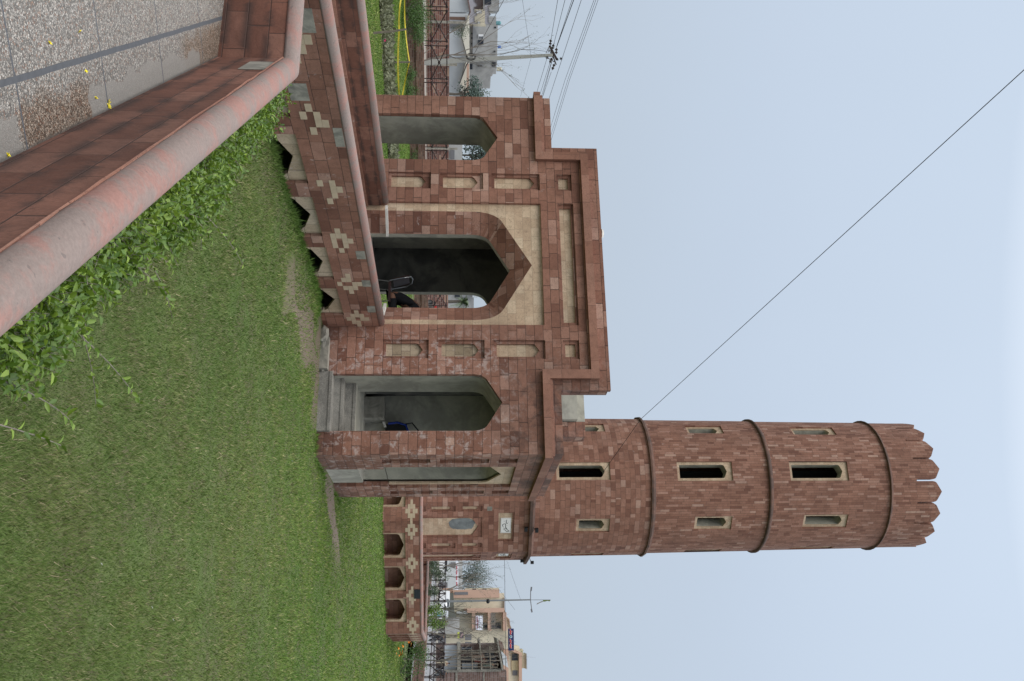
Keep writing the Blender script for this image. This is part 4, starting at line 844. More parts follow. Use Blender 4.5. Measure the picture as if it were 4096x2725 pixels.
# ================================================================== left: flower bed, barrier tape, park wall and fence
def bed():
    rg = np.random.default_rng(5); n = 26000; a = np.array([-18.5, 22.64]); d = np.array([.505, .863]); q = np.array([-.863, .505]); s = rg.uniform(-9, 9, n); v = rg.uniform(0, 3.2, n) + .15 * np.sin(s * 2)
    P = np.c_[a[0] + d[0] * s + q[0] * v, a[1] + d[1] * s + q[1] * v, np.zeros(n)]; P[:, 2] = gz(P[:, 0], P[:, 1]) + rg.random(n) ** 1.5 * .14
    o = leaves('ground_cover', P, np.tile([0, 0, 1.], (n, 1)), .15, .09, LM['cover'], None, 5, fold=False); tag(o, 'strip of low grey-green ground cover across the lawn beyond the walkway', 'ground cover', kind='stuff')
    mb = MB(); c0_ = [a + d * s_ + q * v_ for s_, v_ in ((-9, -.1), (9, -.1), (9, 3.3), (-9, 3.3))]; z = float(gz(-19., 24.)) + .008
    structure(mb.add([(*p, z) for p in c0_], [(0, 1, 2, 3)]).build('flower_bed_soil', C('bed_soil', (.085, .075, .05), var=.4, scale=8)))
    f = onZ(1538, 160, z + .15); m_ = MB(); ra = random.Random(1)
    for k in range(7): u = Vector((ra.uniform(-1, 1), ra.uniform(-1, 1), ra.uniform(.2, 1))).normalized() * .055; w_ = Vector((-u.y, u.x, .05)) * .6; m_.add([f, f + u * .5 + w_, f + u, f + u * .5 - w_], [(0, 1, 2, 3)])
    tag(m_.build('magenta_flower', C('magenta_petal', (.45, .03, .12)), weld=False), 'single magenta flower in the ground cover strip', 'flower')
bed()
zz = LZ + .1; p1 = onZ(1499, 135, zz); d1_ = (RM.T @ np.array(p1))[2]; p2 = onZ(1563, 252, zz); d2_ = (RM.T @ np.array(p2))[2]
s1_ = tag(MB().tube([p1 - ZH * .2, p1.lerp(atw(1626, 117, d1_), .5), atw(1626, 117, d1_)], .035, 7, .028).build('stake', M['wood']), 'leaning wooden stake in front of the ground cover strip, nearest the walkway', 'stake', 'stakes holding the yellow tape')
s2_ = tag(MB().tube([p2 - ZH * .2, atw(1640, 248, d2_)], .035, 7, .028).build('stake', M['wood']), 'short wooden stake behind the ground cover strip, below the concrete pole', 'stake', 'stakes holding the yellow tape')
def tape_mat():
    s = NT('yellow_barrier_tape'); u, v, _ = s.sep(s.uv()); k = s.math('FRACT', s.math('MULTIPLY', u, .8)); wr = s.math('MULTIPLY', s.rng(k, .44, .45), s.rng(k, .72, .73, 1, 0)); fi = s.math('FRACT', s.math('MULTIPLY', u, 11.)); wr = s.math('MULTIPLY', wr, s.rng(fi, .55, .6)); wr = s.math('MULTIPLY', wr, s.math('MULTIPLY', s.rng(v, .2, .25), s.rng(v, .75, .8, 1, 0)))
    return s.fin(s.mix(wr, (.78, .60, .05), (.12, .09, .02)), .4)
TM = tape_mat()
def tape(pts, wd, label, seed):
    ra = random.Random(seed); mb = MB(); P = []; L = [0.]
    for a, b in zip(pts, pts[1:]):
        sag = (b - a).length * .012
        for i in range(16): s = i / 16; P.append(a.lerp(b, s) - ZH * sag * 4 * s * (1 - s))
    P.append(pts[-1]); uv = []
    for i, p in enumerate(P):
        tw = .5 * math.sin(i * .33 + seed); off = ZH * math.cos(tw) + WH * math.sin(tw); mb.v += [tuple(p - off * wd / 2), tuple(p + off * wd / 2)]
        if i: L.append(L[-1] + (P[i] - P[i - 1]).length)
    n = len(P); mb.f = [(2 * i, 2 * i + 2, 2 * i + 3, 2 * i + 1) for i in range(n - 1)]
    ob = mb.build('barrier_tape', TM, weld=False)
    uvl = ob.data.uv_layers['UVMap'].data
    for lp in ob.data.loops: uvl[lp.index].uv = (L[lp.vertex_index // 2], lp.vertex_index % 2)
    return tag(ob, label, 'barrier tape', 'yellow barrier tapes')
tape([atw(1612, -40, d1_ + 3), atw(1597, 118, d1_), atw(1601, 420, d1_ + 4)], .042, 'lower of two yellow barrier tapes across the lawn', 1)
tape([atw(1621, -40, d2_ + 5), atw(1638, 247, d2_), atw(1604, 420, d2_ + 1)], .038, 'upper of two yellow barrier tapes, knotted to the far stake', 4)
# park wall with iron fence on top
def seg_wall(name, label, pts, zb, zl, zt, th, group=None):
    t = thing(name, label, 'wall', (*pts[0], zb), group); b1, b2 = MB(), MB()
    for (xa, ya), (xb, yb) in zip(pts, pts[1:]):
        u = Vector((xb - xa, yb - ya, 0)); un = u.normalized(); n = Vector((-un.y, un.x, 0))
        if n.dot(Vector((xa, ya, 0))) < 0: n = -n
        b1.obox((xa, ya, zb), u, n * th, ZH * (zl - zb)); b2.obox(Vector((xa, ya, zl)) - n * .05, u, n * (th + .1), ZH * (zt - zl))
    b1.build('wall', M['brick_low'], t, weld=False); b2.build('brick_coping', M['brick_low'], t, weld=False); return t
PL = [(-29.8, 28.0), (-28.0, 35.2), (-25.2, 40.6), (-20.9, 50.8), (-17.0, 62.)]; PR = [(-10.3, 75.3), (-5.2, 62.0), (-.9, 50.4), (2.2, 42.0)]
seg_wall('park_wall', 'low brick park wall with brick coping behind the lawn to the left of the gate', PL, -2.4, -1.62, -1.25, .4, 'low park walls')
seg_wall('park_wall', 'low brick park wall beside the road to the right of the tower', PR, -2.9, -1.5, -1.22, .4, 'low park walls')
MB_ = MB(); ra = random.Random(9)
for i in range(40):
    s = i / 39; a = Vector((*PL[0], -1.25)).lerp(Vector((*PL[1], -1.25)), s); MB_.obox(a + Vector((.05, .1, 0)), Vector((.05, .19, 0)), Vector((-.22, .05, 0)), ZH * ra.uniform(.005, .05))
tag(MB_.build('mortar_crust', M['white_cement'], weld=False), 'crumbling pale mortar along the top of the left park wall', 'mortar', kind='stuff')
proto = [None]
def panel(L, H=.72, foot=.34):
    t = thing('iron_fence', 'black iron fence panel with crossed braces', 'fence'); 
    for x in (0, L): MB().tube([(x, 0, -foot), (x, 0, H)], .024, 6).build('post', M['iron'], t)
    for z in (0, H): MB().tube([(0, 0, z), (L, 0, z)], .027, 6).build('rail', M['iron'], t)
    for a, b in (((0, 0, 0), (L, 0, H)), ((0, 0, H), (L, 0, 0))): MB().tube([a, b], .024, 6).build('brace', M['iron'], t)
    mb = MB()
    for p in ((0, 0), (L, 0), (0, H), (L, H), (L / 2, H / 2)): mb.lathe((p[0], 0, p[1] - .04), [(.02, -.02), (.055, .0), (.066, .04), (.055, .08), (.02, .1)], 8)
    mb.build('joint', M['iron'], t); return t
def fence_run(pts, z, L, gap, start, stop, side):
    global proto
    seg = [(Vector((*a, z)), Vector((*b, z))) for a, b in zip(pts, pts[1:])]; tot = sum((b - a).length for a, b in seg); s = start; k = 0
    def at(q):
        for a, b in seg:
            l = (b - a).length
            if q <= l: return a.lerp(b, q / l), (b - a).normalized()
            q -= l
        return seg[-1][1], (seg[-1][1] - seg[-1][0]).normalized()
    N_ = int((min(stop, tot) - start) / (L + gap)); first = None
    for i in range(N_):
        p, d = at(start + i * (L + gap))
        if proto[0] is None: t = proto[0] = panel(L)
        else: t = copy_tree(proto[0])
        t.location = p + Vector((-d.y, d.x, 0)) * (.15 if Vector((-d.y, d.x, 0)).dot(p) > 0 else -.15); t.rotation_euler.z = math.atan2(d.y, d.x); t['group'] = 'iron fence panels on the park wall'
        t['label'] = ('black iron fence panel with crossed braces on the left park wall' if side == 'l' else 'black iron fence panel with crossed braces along the road on the right'); first = first or t
fence_run(PL, -.91, 1.62, .2, 2.1, 40, 'l'); fence_run(PR, -.92, 1.62, .2, .2, 40, 'r')
bush('shrub', 'large round green shrub with pale flowers in front of the left park wall', base(55, 1624, 38.5), (1.15, .8, .62), LM['bush'], 21, .06, 40, 90, 'shrubs before the park wall')
bush('shrub', 'second green shrub before the left park wall, beside the leaning stake', base(112, 1626, 38), (.75, .6, .46), LM['bush'], 22, .06, 26, 90, 'shrubs before the park wall')
bush('shrub', 'small bright shrub at the foot of the park wall beside the gate', base(365, 1624, 42), (.5, .4, .3), LM['bush'], 23, .06, 18, 70, 'shrubs before the park wall')
for i, (y, x, d) in enumerate(((300, 1626, 42), (640, 1640, 46), (20, 1640, 41))): bush('shrub', ['low weedy green tuft between the knotted stake and the gate', 'small green shrub seen through the left side arch', 'dark green growth at the far left end of the park wall'][i], base(y, x, d), (.5, .4, .24), LM['bush'], 24 + i, .06, 14, 60, 'shrubs before the park wall')
# concrete pole with crossarm
def beam(mb, a, b, w_, h_=None):
    a, b = Vector(a), Vector(b); d = b - a; s_ = d.cross(WH).normalized() * w_; t_ = d.cross(s_).normalized() * (h_ or w_); mb.obox(a - s_ / 2 - t_ / 2, s_, t_, d)
DP = 66.; pole = thing('utility_pole', 'tall concrete electricity pole with black crossarms and insulators left of the gate', 'utility pole', base(249, 1688, DP)); f0, f1 = atw(1680, 251, DP), atw(2211, 221, DP)
q = MB(); s_a, s_b = .27, .17; dd = f1 - f0; w1 = UH
vs = []
for p, w_ in ((f0, .30), (f0.lerp(f1, .25), .27), (f1, .17)):
    for a, b in ((-1, -.7), (1, -.7), (1, .7), (-1, .7)): vs.append(p + UH * a * w_ * .55 + WH * b * w_ * .55)
q.add(vs, [(0, 1, 5, 4), (1, 2, 6, 5), (2, 3, 7, 6), (3, 0, 4, 7), (4, 5, 9, 8), (5, 6, 10, 9), (6, 7, 11, 10), (7, 4, 8, 11), (8, 9, 10, 11)]); q.build('shaft', C('pole_concrete', (.33, .33, .30), var=.12, scale=2.), pole)
cr_ = MB(); beam(cr_, atw(2198, 183, DP), atw(2228, 240, DP), .13); beam(cr_, atw(2204, 196, DP) + WH * .2, atw(2226, 256, DP) + WH * .2, .07); cr_.build('crossarm', M['iron'], pole)
br = MB()
for a, b in (((2184, 213), (2198, 184)), ((2192, 211), (2197, 195)), ((2190, 232), (2224, 252)), ((2196, 200), (2212, 230))): beam(br, atw(*a, DP), atw(*b, DP), .045)
br.build('brace', M['iron'], pole)
def insul(a, b): a, b = atw(*a, DP), atw(*b, DP); d = (b - a); l = d.length; MB().lathe(a, [(.02, 0), (.03, l * .12), (.10, l * .2), (.11, l * .3), (.04, l * .42), (.04, l * .52), (.10, l * .62), (.11, l * .72), (.04, l * .85), (.015, l)], 10, d / l).build('insulator', C('brown_porcelain', (.035, .025, .022), rough=.35), pole)
for a, b in (((2200, 182), (2204, 156)), ((2209, 198), (2215, 176)), ((2225, 218), (2226, 190)), ((2186, 225), (2190, 236)), ((2210, 230), (2198, 254)), ((2219, 254), (2208, 282)), ((2240, 238), (2248, 232)), ((2226, 239), (2234, 237))): insul(a, b)
cl = MB(); c0__ = atw(1884, 228, DP - .3)
for r_, tl in ((.34, 0), (.26, .5), (.3, -.6)): cl.tube([c0__ + (UH * math.cos(a) * .7 + ZH * math.sin(a) + UH * tl * .3) * r_ for a in [i * .35 for i in range(19)]], .022, 5)
cl.build('cable_coil', M['black'], pole, weld=False)
wg = 'overhead wires at the concrete pole'
def wire(pts, label, sag=0., r=.016, grp=wg):
    P = []
    for a, b in zip(pts, pts[1:]):
        for i in range(9): s = i / 9; P.append(a.lerp(b, s) - ZH * sag * 4 * s * (1 - s))
    P.append(pts[-1]); return tag(MB().tube(P, r, 5).build('overhead_wire', M['black']), label, 'wire', grp)
for i, (a, b) in enumerate((((2204, 157), (2231, 0)), ((2215, 178), (2260, 0)), ((2226, 188), (2288, 0)), ((2226, 188), (2294, 0)), ((2227, 189), (2297, -4)))):
    e = (b[0] + (b[0] - a[0]) * .5, b[1] + (b[1] - a[1]) * .5); wire([atw(*a, DP), atw(*e, 50)], 'black wire running from the pole top to the upper left, %s' % ['lowest of five', 'second lowest of five', 'middle one of five', 'second highest of five', 'highest of five'][i])
for i, (a, b) in enumerate((((2188, 233), (2162, 320)), ((2199, 253), (2178, 320)), ((2205, 250), (2185, 320)), ((2207, 248), (2188, 320)), ((2205, 288), (2194, 320)))):
    e = (a[0] + (b[0] - a[0]) * 4, a[1] + (b[1] - a[1]) * 4); wire([atw(*a, DP), atw(*e, 120)], 'black wire running from the pole top down behind the gate, %s' % ['lowest of five', 'second lowest of five', 'middle one of five', 'second highest of five', 'highest of five'][i])
wire([atw(2335, -30, 50), atw(2199, 386, 74), atw(2130, 600, 90)], 'single black wire passing just above the insulators of the pole')
for i, (x0, x1) in enumerate(((2377, 2260), (2384, 2271), (2393, 2278))): wire([atw(x0 + 10, -30, 60), atw(x1, 320, 80), atw(x1 - 82, 590, 100)], 'wire of the separate trio above the pole, %s one' % ['lowest', 'middle', 'top'][i])
wire([atw(2022, -12, 52), atw(1890, 228, DP)], 'wire sloping down from the left edge to the cable coil on the pole'); wire([atw(2088, -10, 60), atw(2099, 61, 62), atw(2125, 230, DP), atw(2082, 386, 80)], 'thin slack grey wire touching the middle of the pole', r=.009)
wire([atw(1998, 221, DP), atw(2078, 199, DP), atw(2130, 199, DP), atw(2184, 206, DP)], 'loose wire looping up the left side of the pole to its crossarm', r=.013)
wire([atw(1885, 232, DP), atw(1865, 262, DP + 4), atw(1838, 335, 92)], 'slack cable from the coil on the pole down to the shed roof', r=.05)
g0 = Vector((TX + 2.47 * math.sin(.02), TY - 2.47 * math.cos(.02), 5.55)); wire([atw(4250, 140, 15.), atw(2562, 1678, 31.6), g0 + Vector((.0, -.05, -.2))], 'long thin guy wire crossing the sky from the upper left to the tower shaft', r=.0085, grp=None)
structure(MB().add([(*p, -2.0) for p in ((-60, 30), (-30.6, 28.0), (-28.5, 35.4), (-25.6, 41.), (-21.3, 51.), (-17.6, 62.), (-30, 140), (-160, 140))], [(0, 1, 2, 3, 4, 5, 6, 7)]).build('side_street', C('dusty_street', (.24, .215, .185), var=.2, scale=.5)))
def frame_at(y):                                   # far blocks stand square to the line of sight at picture row y
    global UH, WH
    r = ray(1795, y); WH = Vector((r[0], r[1], 0)).normalized(); UH = Vector((WH.y, -WH.x, 0))
def atw(x, y, d):
    r = Vector(ray(x, y)); return r * (d / r.dot(WH))
frame_at(230)
# tall brick boundary wall, concrete posts, sheds and houses beyond it (left)
DB = 80.; bw = thing('brick_boundary_wall', 'tall brick boundary wall behind the iron fence to the left', 'wall', base(300, 1700, DB)); one('wall', M['brick'], bw, lambda m_: fbox(m_, -60, 1260, 1680, 1799, DB, .5))
for i, (y0, y1, x1, lb) in enumerate(((81, 90, 1864, 'thin square concrete post against the brick boundary wall near the left edge'), (241, 260, 1829, 'wide pale concrete post against the brick boundary wall behind the electricity pole'), (590, 597, 1830, 'concrete post with a small bracket seen through the left side arch'))):
    tag(one('concrete_post', M['concrete'], None, lambda m_: fbox(m_, y0, y1, 1685, x1, DB - .6 - i * .01, .35)), lb, 'post', 'concrete posts at the boundary wall')
def windows(parent, lst, d, mat='glass', fr=None):
    for y0, y1, x0, x1 in lst:
        w_ = one('window', M[mat], parent, lambda m_: fbox(m_, y0, y1, x0, x1, d - .12, .1))
        if fr: one('window_frame', M[fr], w_, lambda m_: [fbox(m_, y0 - 1, y1 + 1, x0 - 1, x0 - .02, d - .16, .2), fbox(m_, y0 - 1, y1 + 1, x1 + .02, x1 + 1, d - .16, .2), fbox(m_, (y0 + y1) / 2 - .4, (y0 + y1) / 2 + .4, x0, x1, d - .16, .05)])
sh = thing('white_shed', 'white metal shed with a brown eave at the left edge behind the boundary wall', 'shed', base(20, 1700, 96), 'sheds behind the boundary wall')
one('wall', M['white_wall'], sh, lambda m_: fpoly(m_, [(1700, -60), (1878, -60), (1870, 0), (1880, 36), (1876, 50), (1700, 50)][::1], 96, 8)); one('roof', C('brown_eave', (.17, .12, .11)), sh, lambda m_: fpoly(m_, [(1870, -20), (1882, 36), (1884, 50), (1880, 50), (1877, 38), (1866, -20)], 95.5, 8))
sh = thing('metal_shed', 'light grey shed with peaked cream roof behind the boundary wall, left of the pole', 'shed', base(150, 1700, 94), 'sheds behind the boundary wall')
one('wall', M['white_wall'], sh, lambda m_: fpoly(m_, [(1700, 50), (1874, 55), (1846, 148), (1866, 226), (1700, 226)], 94, 9)); one('roof', M['roof_cream'], sh, lambda m_: fpoly(m_, [(1876, 62), (1847, 148), (1868, 227), (1877, 227)], 95, 9, 1.6))
for y0, y1, x0, x1, mm in ((67, 78, 1800, 1870, 'orange_wall'), (92, 102, 1800, 1862, 'slate'), (104, 114, 1800, 1858, 'slate')): one('door_panel', M['slate'] if mm == 'slate' else C('rusty_panel', (.16, .10, .075)), sh, lambda m_: fbox(m_, y0, y1, x0, x1 - 8, 93.9, .2))
sh = thing('metal_shed', 'light grey shed with peaked cream roof behind the boundary wall, right of the pole', 'shed', base(320, 1700, 97), 'sheds behind the boundary wall')
one('wall', M['white_wall'], sh, lambda m_: fpoly(m_, [(1700, 227), (1868, 227), (1838, 336), (1856, 400), (1700, 400)], 97, 9)); one('roof', M['roof_cream'], sh, lambda m_: fpoly(m_, [(1877, 230), (1868, 230), (1839, 336), (1857, 400), (1877, 400)], 98, 9, 1.6)); one('fascia', M['orange_wall'], sh, lambda m_: fbox(m_, 255, 400, 1867, 1876.5, 95.5, .3))
ho = thing('town_house', 'cream and purple-grey house with zigzag-edged balcony walls at the left edge', 'house', base(50, 1876, 150), 'houses on the left skyline')
one('wall', M['cream_wall'], ho, lambda m_: fbox(m_, 36, 97, 1850, 1944, 150, 9)); one('side_block', C('purple_block', (.20, .16, .16)), ho, lambda m_: fbox(m_, -60, 38, 1850, 1934, 151, 9)); one('upper_block', M['grey_wall'], ho, lambda m_: fbox(m_, -60, 31, 1934, 1998, 150, 9)); one('stair_block', M['grey_wall'], ho, lambda m_: fbox(m_, 65, 98, 1944, 1985, 150.5, 5))
M['lilac'] = C('lilac_tiles', (.36, .35, .38), var=.15, scale=2.)
for j, (x0, st) in enumerate(((1876, [(1876, -60), (1907, -4), (1897, 8)]), (1940, None))):
    pts = ([(1876, -30), (1897, -30), (1897, 8), (1908, 18), (1908, 24), (1897, 29), (1897, 50), (1908, 56), (1908, 62), (1897, 66), (1897, 88), (1908, 96), (1876, 96)] if j == 0 else [(1940, 22), (1962, 22), (1954, 30), (1954, 50), (1961, 56), (1961, 60), (1953, 65), (1953, 88), (1961, 97), (1940, 97)])
    one('balcony_wall', M['lilac'], ho, lambda m_: fpoly(m_, pts, 148.2, .5)); one('balcony_edge', M['slate'], ho, lambda m_: fpoly(m_, [(x + 1.4, y) for x, y in pts[1:-1]] + [(x, y) for x, y in pts[1:-1]][::-1], 148.1, .6))
windows(ho, [(42, 52, 1906, 1927), (87, 93, 1911, 1920)], 150, 'white_paint', 'slate'); windows(ho, [(-20, 14, 1939, 1966)], 150)
ho = thing('town_house', 'plain grey cement house with two upper windows, left of the electricity pole', 'house', base(160, 1876, 152), 'houses on the left skyline')
one('wall', M['grey_wall'], ho, lambda m_: fbox(m_, 97.3, 224, 1850, 1991, 150, 12)); one('ledge', M['slate'], ho, lambda m_: fbox(m_, 97.3, 216, 1891, 1893, 149, 1))
windows(ho, [(145, 152, 1914, 1933)], 150, 'glass', 'white_paint'); windows(ho, [(137, 145, 1914, 1933)], 150, 'white_paint'); windows(ho, [(160, 177, 1913, 1934), (107, 113, 1977, 1985), (203, 209, 1975, 1982), (148, 156, 1885, 1891), (172, 178, 1885, 1891), (131, 137, 1885, 1891)], 150)
ho = thing('town_house', 'long grey cement house with a stepped broken parapet, right of the electricity pole', 'house', base(290, 1876, 156), 'houses on the left skyline')
one('wall', M['grey_wall'], ho, lambda m_: fpoly(m_, [(1850, 224), (1990, 224), (1990, 245), (1988, 245), (1988, 262), (1986, 262), (1984, 297), (1971, 297), (1969, 305), (1963, 306), (1960, 354), (1850, 356)], 156, 10)); windows(ho, [(256, 276, 1876, 1890), (248, 265, 1969, 1983), (262, 266, 1911, 1929)], 156)
for p, cc, lb in ((((1985, 91)), (.12, .28, .30), 'teal plastic water tank on the cream and purple house'), (((1992, 187)), (.03, .16, .55), 'blue plastic water tank on the plain grey house'), ((1988, 276), (.62, .58, .45), 'cream water tank on the stepped grey house')):
    d = 151.; o_ = Vector(atw(p[0], p[1], d)) + WH * 1; k_ = .012 * d / 3; h_ = 20 / F * d if cc[2] < .5 and cc[0] > .1 else 13 / F * d
    t = thing('water_tank', lb, 'water tank', o_, 'roof water tanks'); r_ = .28 * h_ * 1.25; MB().lathe(o_, [(r_, 0), (r_, h_ * .25), (r_ * 1.04, h_ * .27), (r_, h_ * .3), (r_, h_ * .75), (r_ * .8, h_ * .9), (r_ * .3, h_)], 14).build('barrel', C('tank_plastic', cc, rough=.4), t); MB().tube([o_ + UH * r_ * 1.1, o_ + UH * r_ * 1.1 + ZH * h_ * 1.35], .05, 5).build('pipe', M['slate'], t)
tree('leafy_tree', 'dark leafy tree behind the boundary wall by the left edge of the gate', base(372, 1760, 88), 4.4, (1.5, 1.2, 1.4), LM['teal'], M['bark'], 31, .22, 26, 40, 'trees beyond the boundary wall')
tree('leafy_tree', 'pale feathery tree on the skyline beside the left edge of the gate', base(372, 1820, 165), 5.6, (2.2, 2, 2.1), LM['far'], M['bark2'], 32, .3, 40, 40, 'trees beyond the boundary wall')
tree('leafy_tree', 'large blue-green tree seen through the left side arch', base(620, 1760, 112), 8.2, (4.6, 2.5, 3.1), LM['teal'], M['bark'], 33, .3, 60, 60, 'trees beyond the boundary wall')
tree('creeper', 'loose creeper on top of the boundary wall between shed doors', base(122, 1795, 81), 1.9, (.9, .4, .9), LM['far'], M['bark'], 34, .1, 20, 30, None, 'creeper', .03)
bare('bare_tree', 'bare young tree with long twigs beside the electricity pole', base(262, 1640, 50), 5.8, 41, -.25, r=.05, spread=.42, nleaf=120); bare('bare_tree', 'bare slanting sapling left of the electricity pole', base(250, 1660, 56), 5.6, 43, -.75, r=.03, spread=.22)
frame_at(640)
one_ = thing('brick_outbuilding', 'brick and grey outbuilding seen through the left side arch', 'building', base(620, 1700, 100)); one('wall', M['grey_wall'], one_, lambda m_: fbox(m_, 540, 700, 1700, 1850, 100, 5)); windows(one_, [(600, 636, 1801, 1818)], 100, 'slate')
frame_at(1200)
# beyond the main arch: palm, grey houses
ap_ = thing('grey_building', 'grey flat-roofed buildings seen through the main arch', 'building', base(1200, 1700, 120)); one('wall', M['grey_wall'], ap_, lambda m_: fbox(m_, 1120, 1260, 1700, 1896, 120, 6)); one('wing', M['white_wall'], ap_, lambda m_: fbox(m_, 1150, 1190, 1890, 1912, 119, 6)); windows(ap_, [(1192, 1200, 1850, 1866), (1180, 1188, 1820, 1840)], 120)
def palm(foot, h, seed):
    ra = random.Random(seed); t = thing('palm_tree', 'small date palm seen through the main arch', 'palm tree', foot); f = Vector(foot); c = f + ZH * h; MB().tube([f, f.lerp(c, .5) + UH * .05, c], .2, 8, .15).build('trunk', M['bark'], t); mb = MB()
    for i in range(34):
        a = ra.uniform(0, 6.28); el = ra.uniform(-.2, 1.25); d = Vector((math.cos(a) * math.cos(el), math.sin(a) * math.cos(el), math.sin(el))); L = ra.uniform(1.3, 1.9); P = [c + d * L * s - ZH * L * .55 * s * s for s in (0, .25, .5, .75, 1)]; sd_ = d.cross(ZH).normalized()
        mb.tube(P, .014, 3, .005, cap=False)
        for j in range(1, 22):
            s = j / 22; p = c + d * L * s - ZH * L * .55 * s * s; tdir = (d - ZH * 1.1 * s).normalized()
            for sg in (-1, 1): e = p + (sd_ * sg * .8 + tdir * .6 + ZH * .15) * .36 * (1 - .5 * s); w_ = tdir * .022; mb.add([p - w_, p + w_, e], [(0, 1, 2)])
    mb.build('fronds', C('palm_frond', (.08, .12, .05), rough=.5), t, weld=False)
palm(base(1205, 1740, 92), 2.6, 5)
# ================================================================== right: road, street, buildings
frame_at(2480)
structure(MB().add([(*p, -1.8) for p in ((-30, 78.5), (-2.5, 51.8), (3, 42), (80, 42), (80, 260), (-60, 260), (-60, 110))], [(0, 1, 2, 3, 4, 5, 6)]).build('road', M['asphalt']))
structure(MB().add([(*p, -1.68) for p in ((-50, 150), (70, 135), (70, 180), (-50, 200))] + [(*p, -1.82) for p in ((-50, 150), (70, 135), (70, 180), (-50, 200))], [(0, 1, 2, 3), (4, 5, 1, 0)]).build('pavement', C('dusty_pavement', (.26, .245, .215), var=.2, scale=.7)))
# cream and orange block
D1 = 172.; bl = thing('shop_block', 'tall cream block with orange balconies and a white banner to the right of the tower', 'building', base(2470, 1745, D1))
one('wall', M['cream_wall'], bl, lambda m_: fpoly(m_, [(1745, 2391), (2016, 2372), (2018, 2391), (2018, 2438), (2024, 2452), (2026, 2466), (2038, 2476), (2041, 2500), (2046, 2512), (2046, 2596), (1745, 2600)], D1, 12)); one('orange_wall', M['orange_wall'], bl, lambda m_: fbox(m_, 2361, 2391, 1812, 1996, D1 + .2, 10, 1.2)); one('side_wall', M['cream_wall'], bl, lambda m_: fbox(m_, 2353, 2361, 1860, 1996, D1 + 2, 8))
one('parapet', C('parapet_band', (.30, .22, .17)), bl, lambda m_: fpoly(m_, [(2016, 2391), (2018, 2391), (2018, 2440), (2024, 2452), (2026, 2466), (2038, 2478), (2041, 2500), (2046, 2514), (2043, 2514), (2037, 2500), (2034, 2480), (2023, 2468), (2020, 2454), (2015, 2441)], D1 - .4, 1))
one('balcony_frame', M['orange_wall'], bl, lambda m_: [fbox(m_, 2434, 2450, 1868, 2016, D1 - 2.2, 2.2), fbox(m_, 2450, 2517, 1888, 1901, D1 - 2.2, 2.2), fbox(m_, 2450, 2517, 1951.5, 1965, D1 - 2.2, 2.2), fbox(m_, 2450, 2517, 2012, 2026, D1 - 2.2, 2.2), fbox(m_, 2434, 2450, 1858, 1868, D1 - 1, 1)])
windows(bl, [(2493, 2516, 1932, 1950), (2491, 2499, 1982, 2002), (2502, 2514, 1968, 2004), (2483, 2489, 1966, 1976)], D1 - .05); windows(bl, [(2369, 2379, 1818, 1872), (2538, 2560, 1860, 1886), (2568, 2578, 1860, 1886), (2398, 2416, 1752, 1808)], D1 - 1.0, 'slate'); windows(bl, [(2355, 2360, 1890, 1905), (2355, 2360, 1930, 1945)], D1 + 1.9)
rl = MB()
for k in range(5): beam(rl, atw(1964 + k * 4, 2452, D1 - 2.3), atw(1964 + k * 4, 2516, D1 - 2.3), .05)
rl.build('balcony_rail', M['slate'], bl, weld=False)
def flat(name, label, cat, y0, y1, x0, x1, d, mat, group=None, dep=.12):
    t = thing(name, label, cat, base((y0 + y1) / 2, x0, d), group); one('board', mat, t, lambda m_: fbox(m_, y0, y1, x0, x1, d, dep)); return t
def text(t, s, y0, y1, x0, x1, d, mat, name='lettering'):
    cu = bpy.data.curves.new('tmp', 'FONT'); cu.body = s; cu.extrude = .0; ob = bpy.data.objects.new('tmp', cu); me = bpy.data.meshes.new_from_object(ob); v = np.array([tuple(q.co) for q in me.vertices]); lo, hi = v.min(0), v.max(0)
    a = atw(x0, y0, d - .02); W_ = (y1 - y0) / F * d; H_ = (x1 - x0) / F * d; mb = MB(); mb.add([a + UH * ((q[0] - lo[0]) / (hi[0] - lo[0]) * W_) + ZH * ((q[1] - lo[1]) / (hi[1] - lo[1]) * H_) for q in v], [tuple(p.vertices) for p in me.polygons])
    bpy.data.objects.remove(ob); bpy.data.curves.remove(cu); bpy.data.meshes.remove(me); o = mb.build(name, mat, t, weld=False); return o
M['navy'] = C('navy_sign', (.022, .03, .10), rough=.4); M['red_p'] = C('red_paint', (.45, .03, .04), rough=.5); M['ink'] = C('dark_ink', (.05, .045, .09)); M['white_s'] = C('white_sign', (.72, .74, .82), rough=.4); M['blue_s'] = C('sky_blue_sign', (.12, .36, .75), rough=.4)
bn = flat('banner', 'white banner with a dark line of lettering on the orange balcony', 'banner', 2463, 2516, 1901.5, 1931, D1 - 2.45, M['white_s'])
text(bn, 'AL-BURAQ TRADING CO.', 2465, 2513, 1915.5, 1919.2, D1 - 2.45, M['ink']); o_ = MB()
fbox(o_, 2464, 2515, 1902, 1903.6, D1 - 2.47, .01); fbox(o_, 2466, 2488, 1906.5, 1910.5, D1 - 2.47, .01); fbox(o_, 2492, 2513, 1907, 1911, D1 - 2.47, .01); fbox(o_, 2477, 2500, 1911.6, 1913.8, D1 - 2.47, .01); o_.build('red_bar', C('maroon_bar', (.22, .05, .08)), bn, weld=False)
em = MB(); c = atw(1924, 2489, D1 - 2.47); em.add([c - UH * .09 + ZH * .1, c - ZH * .07, c + UH * .09 + ZH * .1, c + ZH * .02], [(0, 1, 2, 3)]); em.build('emblem', M['ink'], bn, weld=False)
sg = flat('rooftop_sign', 'navy rooftop sign with red and white script and a round pale emblem', 'sign', 2515, 2595, 2032, 2055, D1 - 1.5, M['navy'])
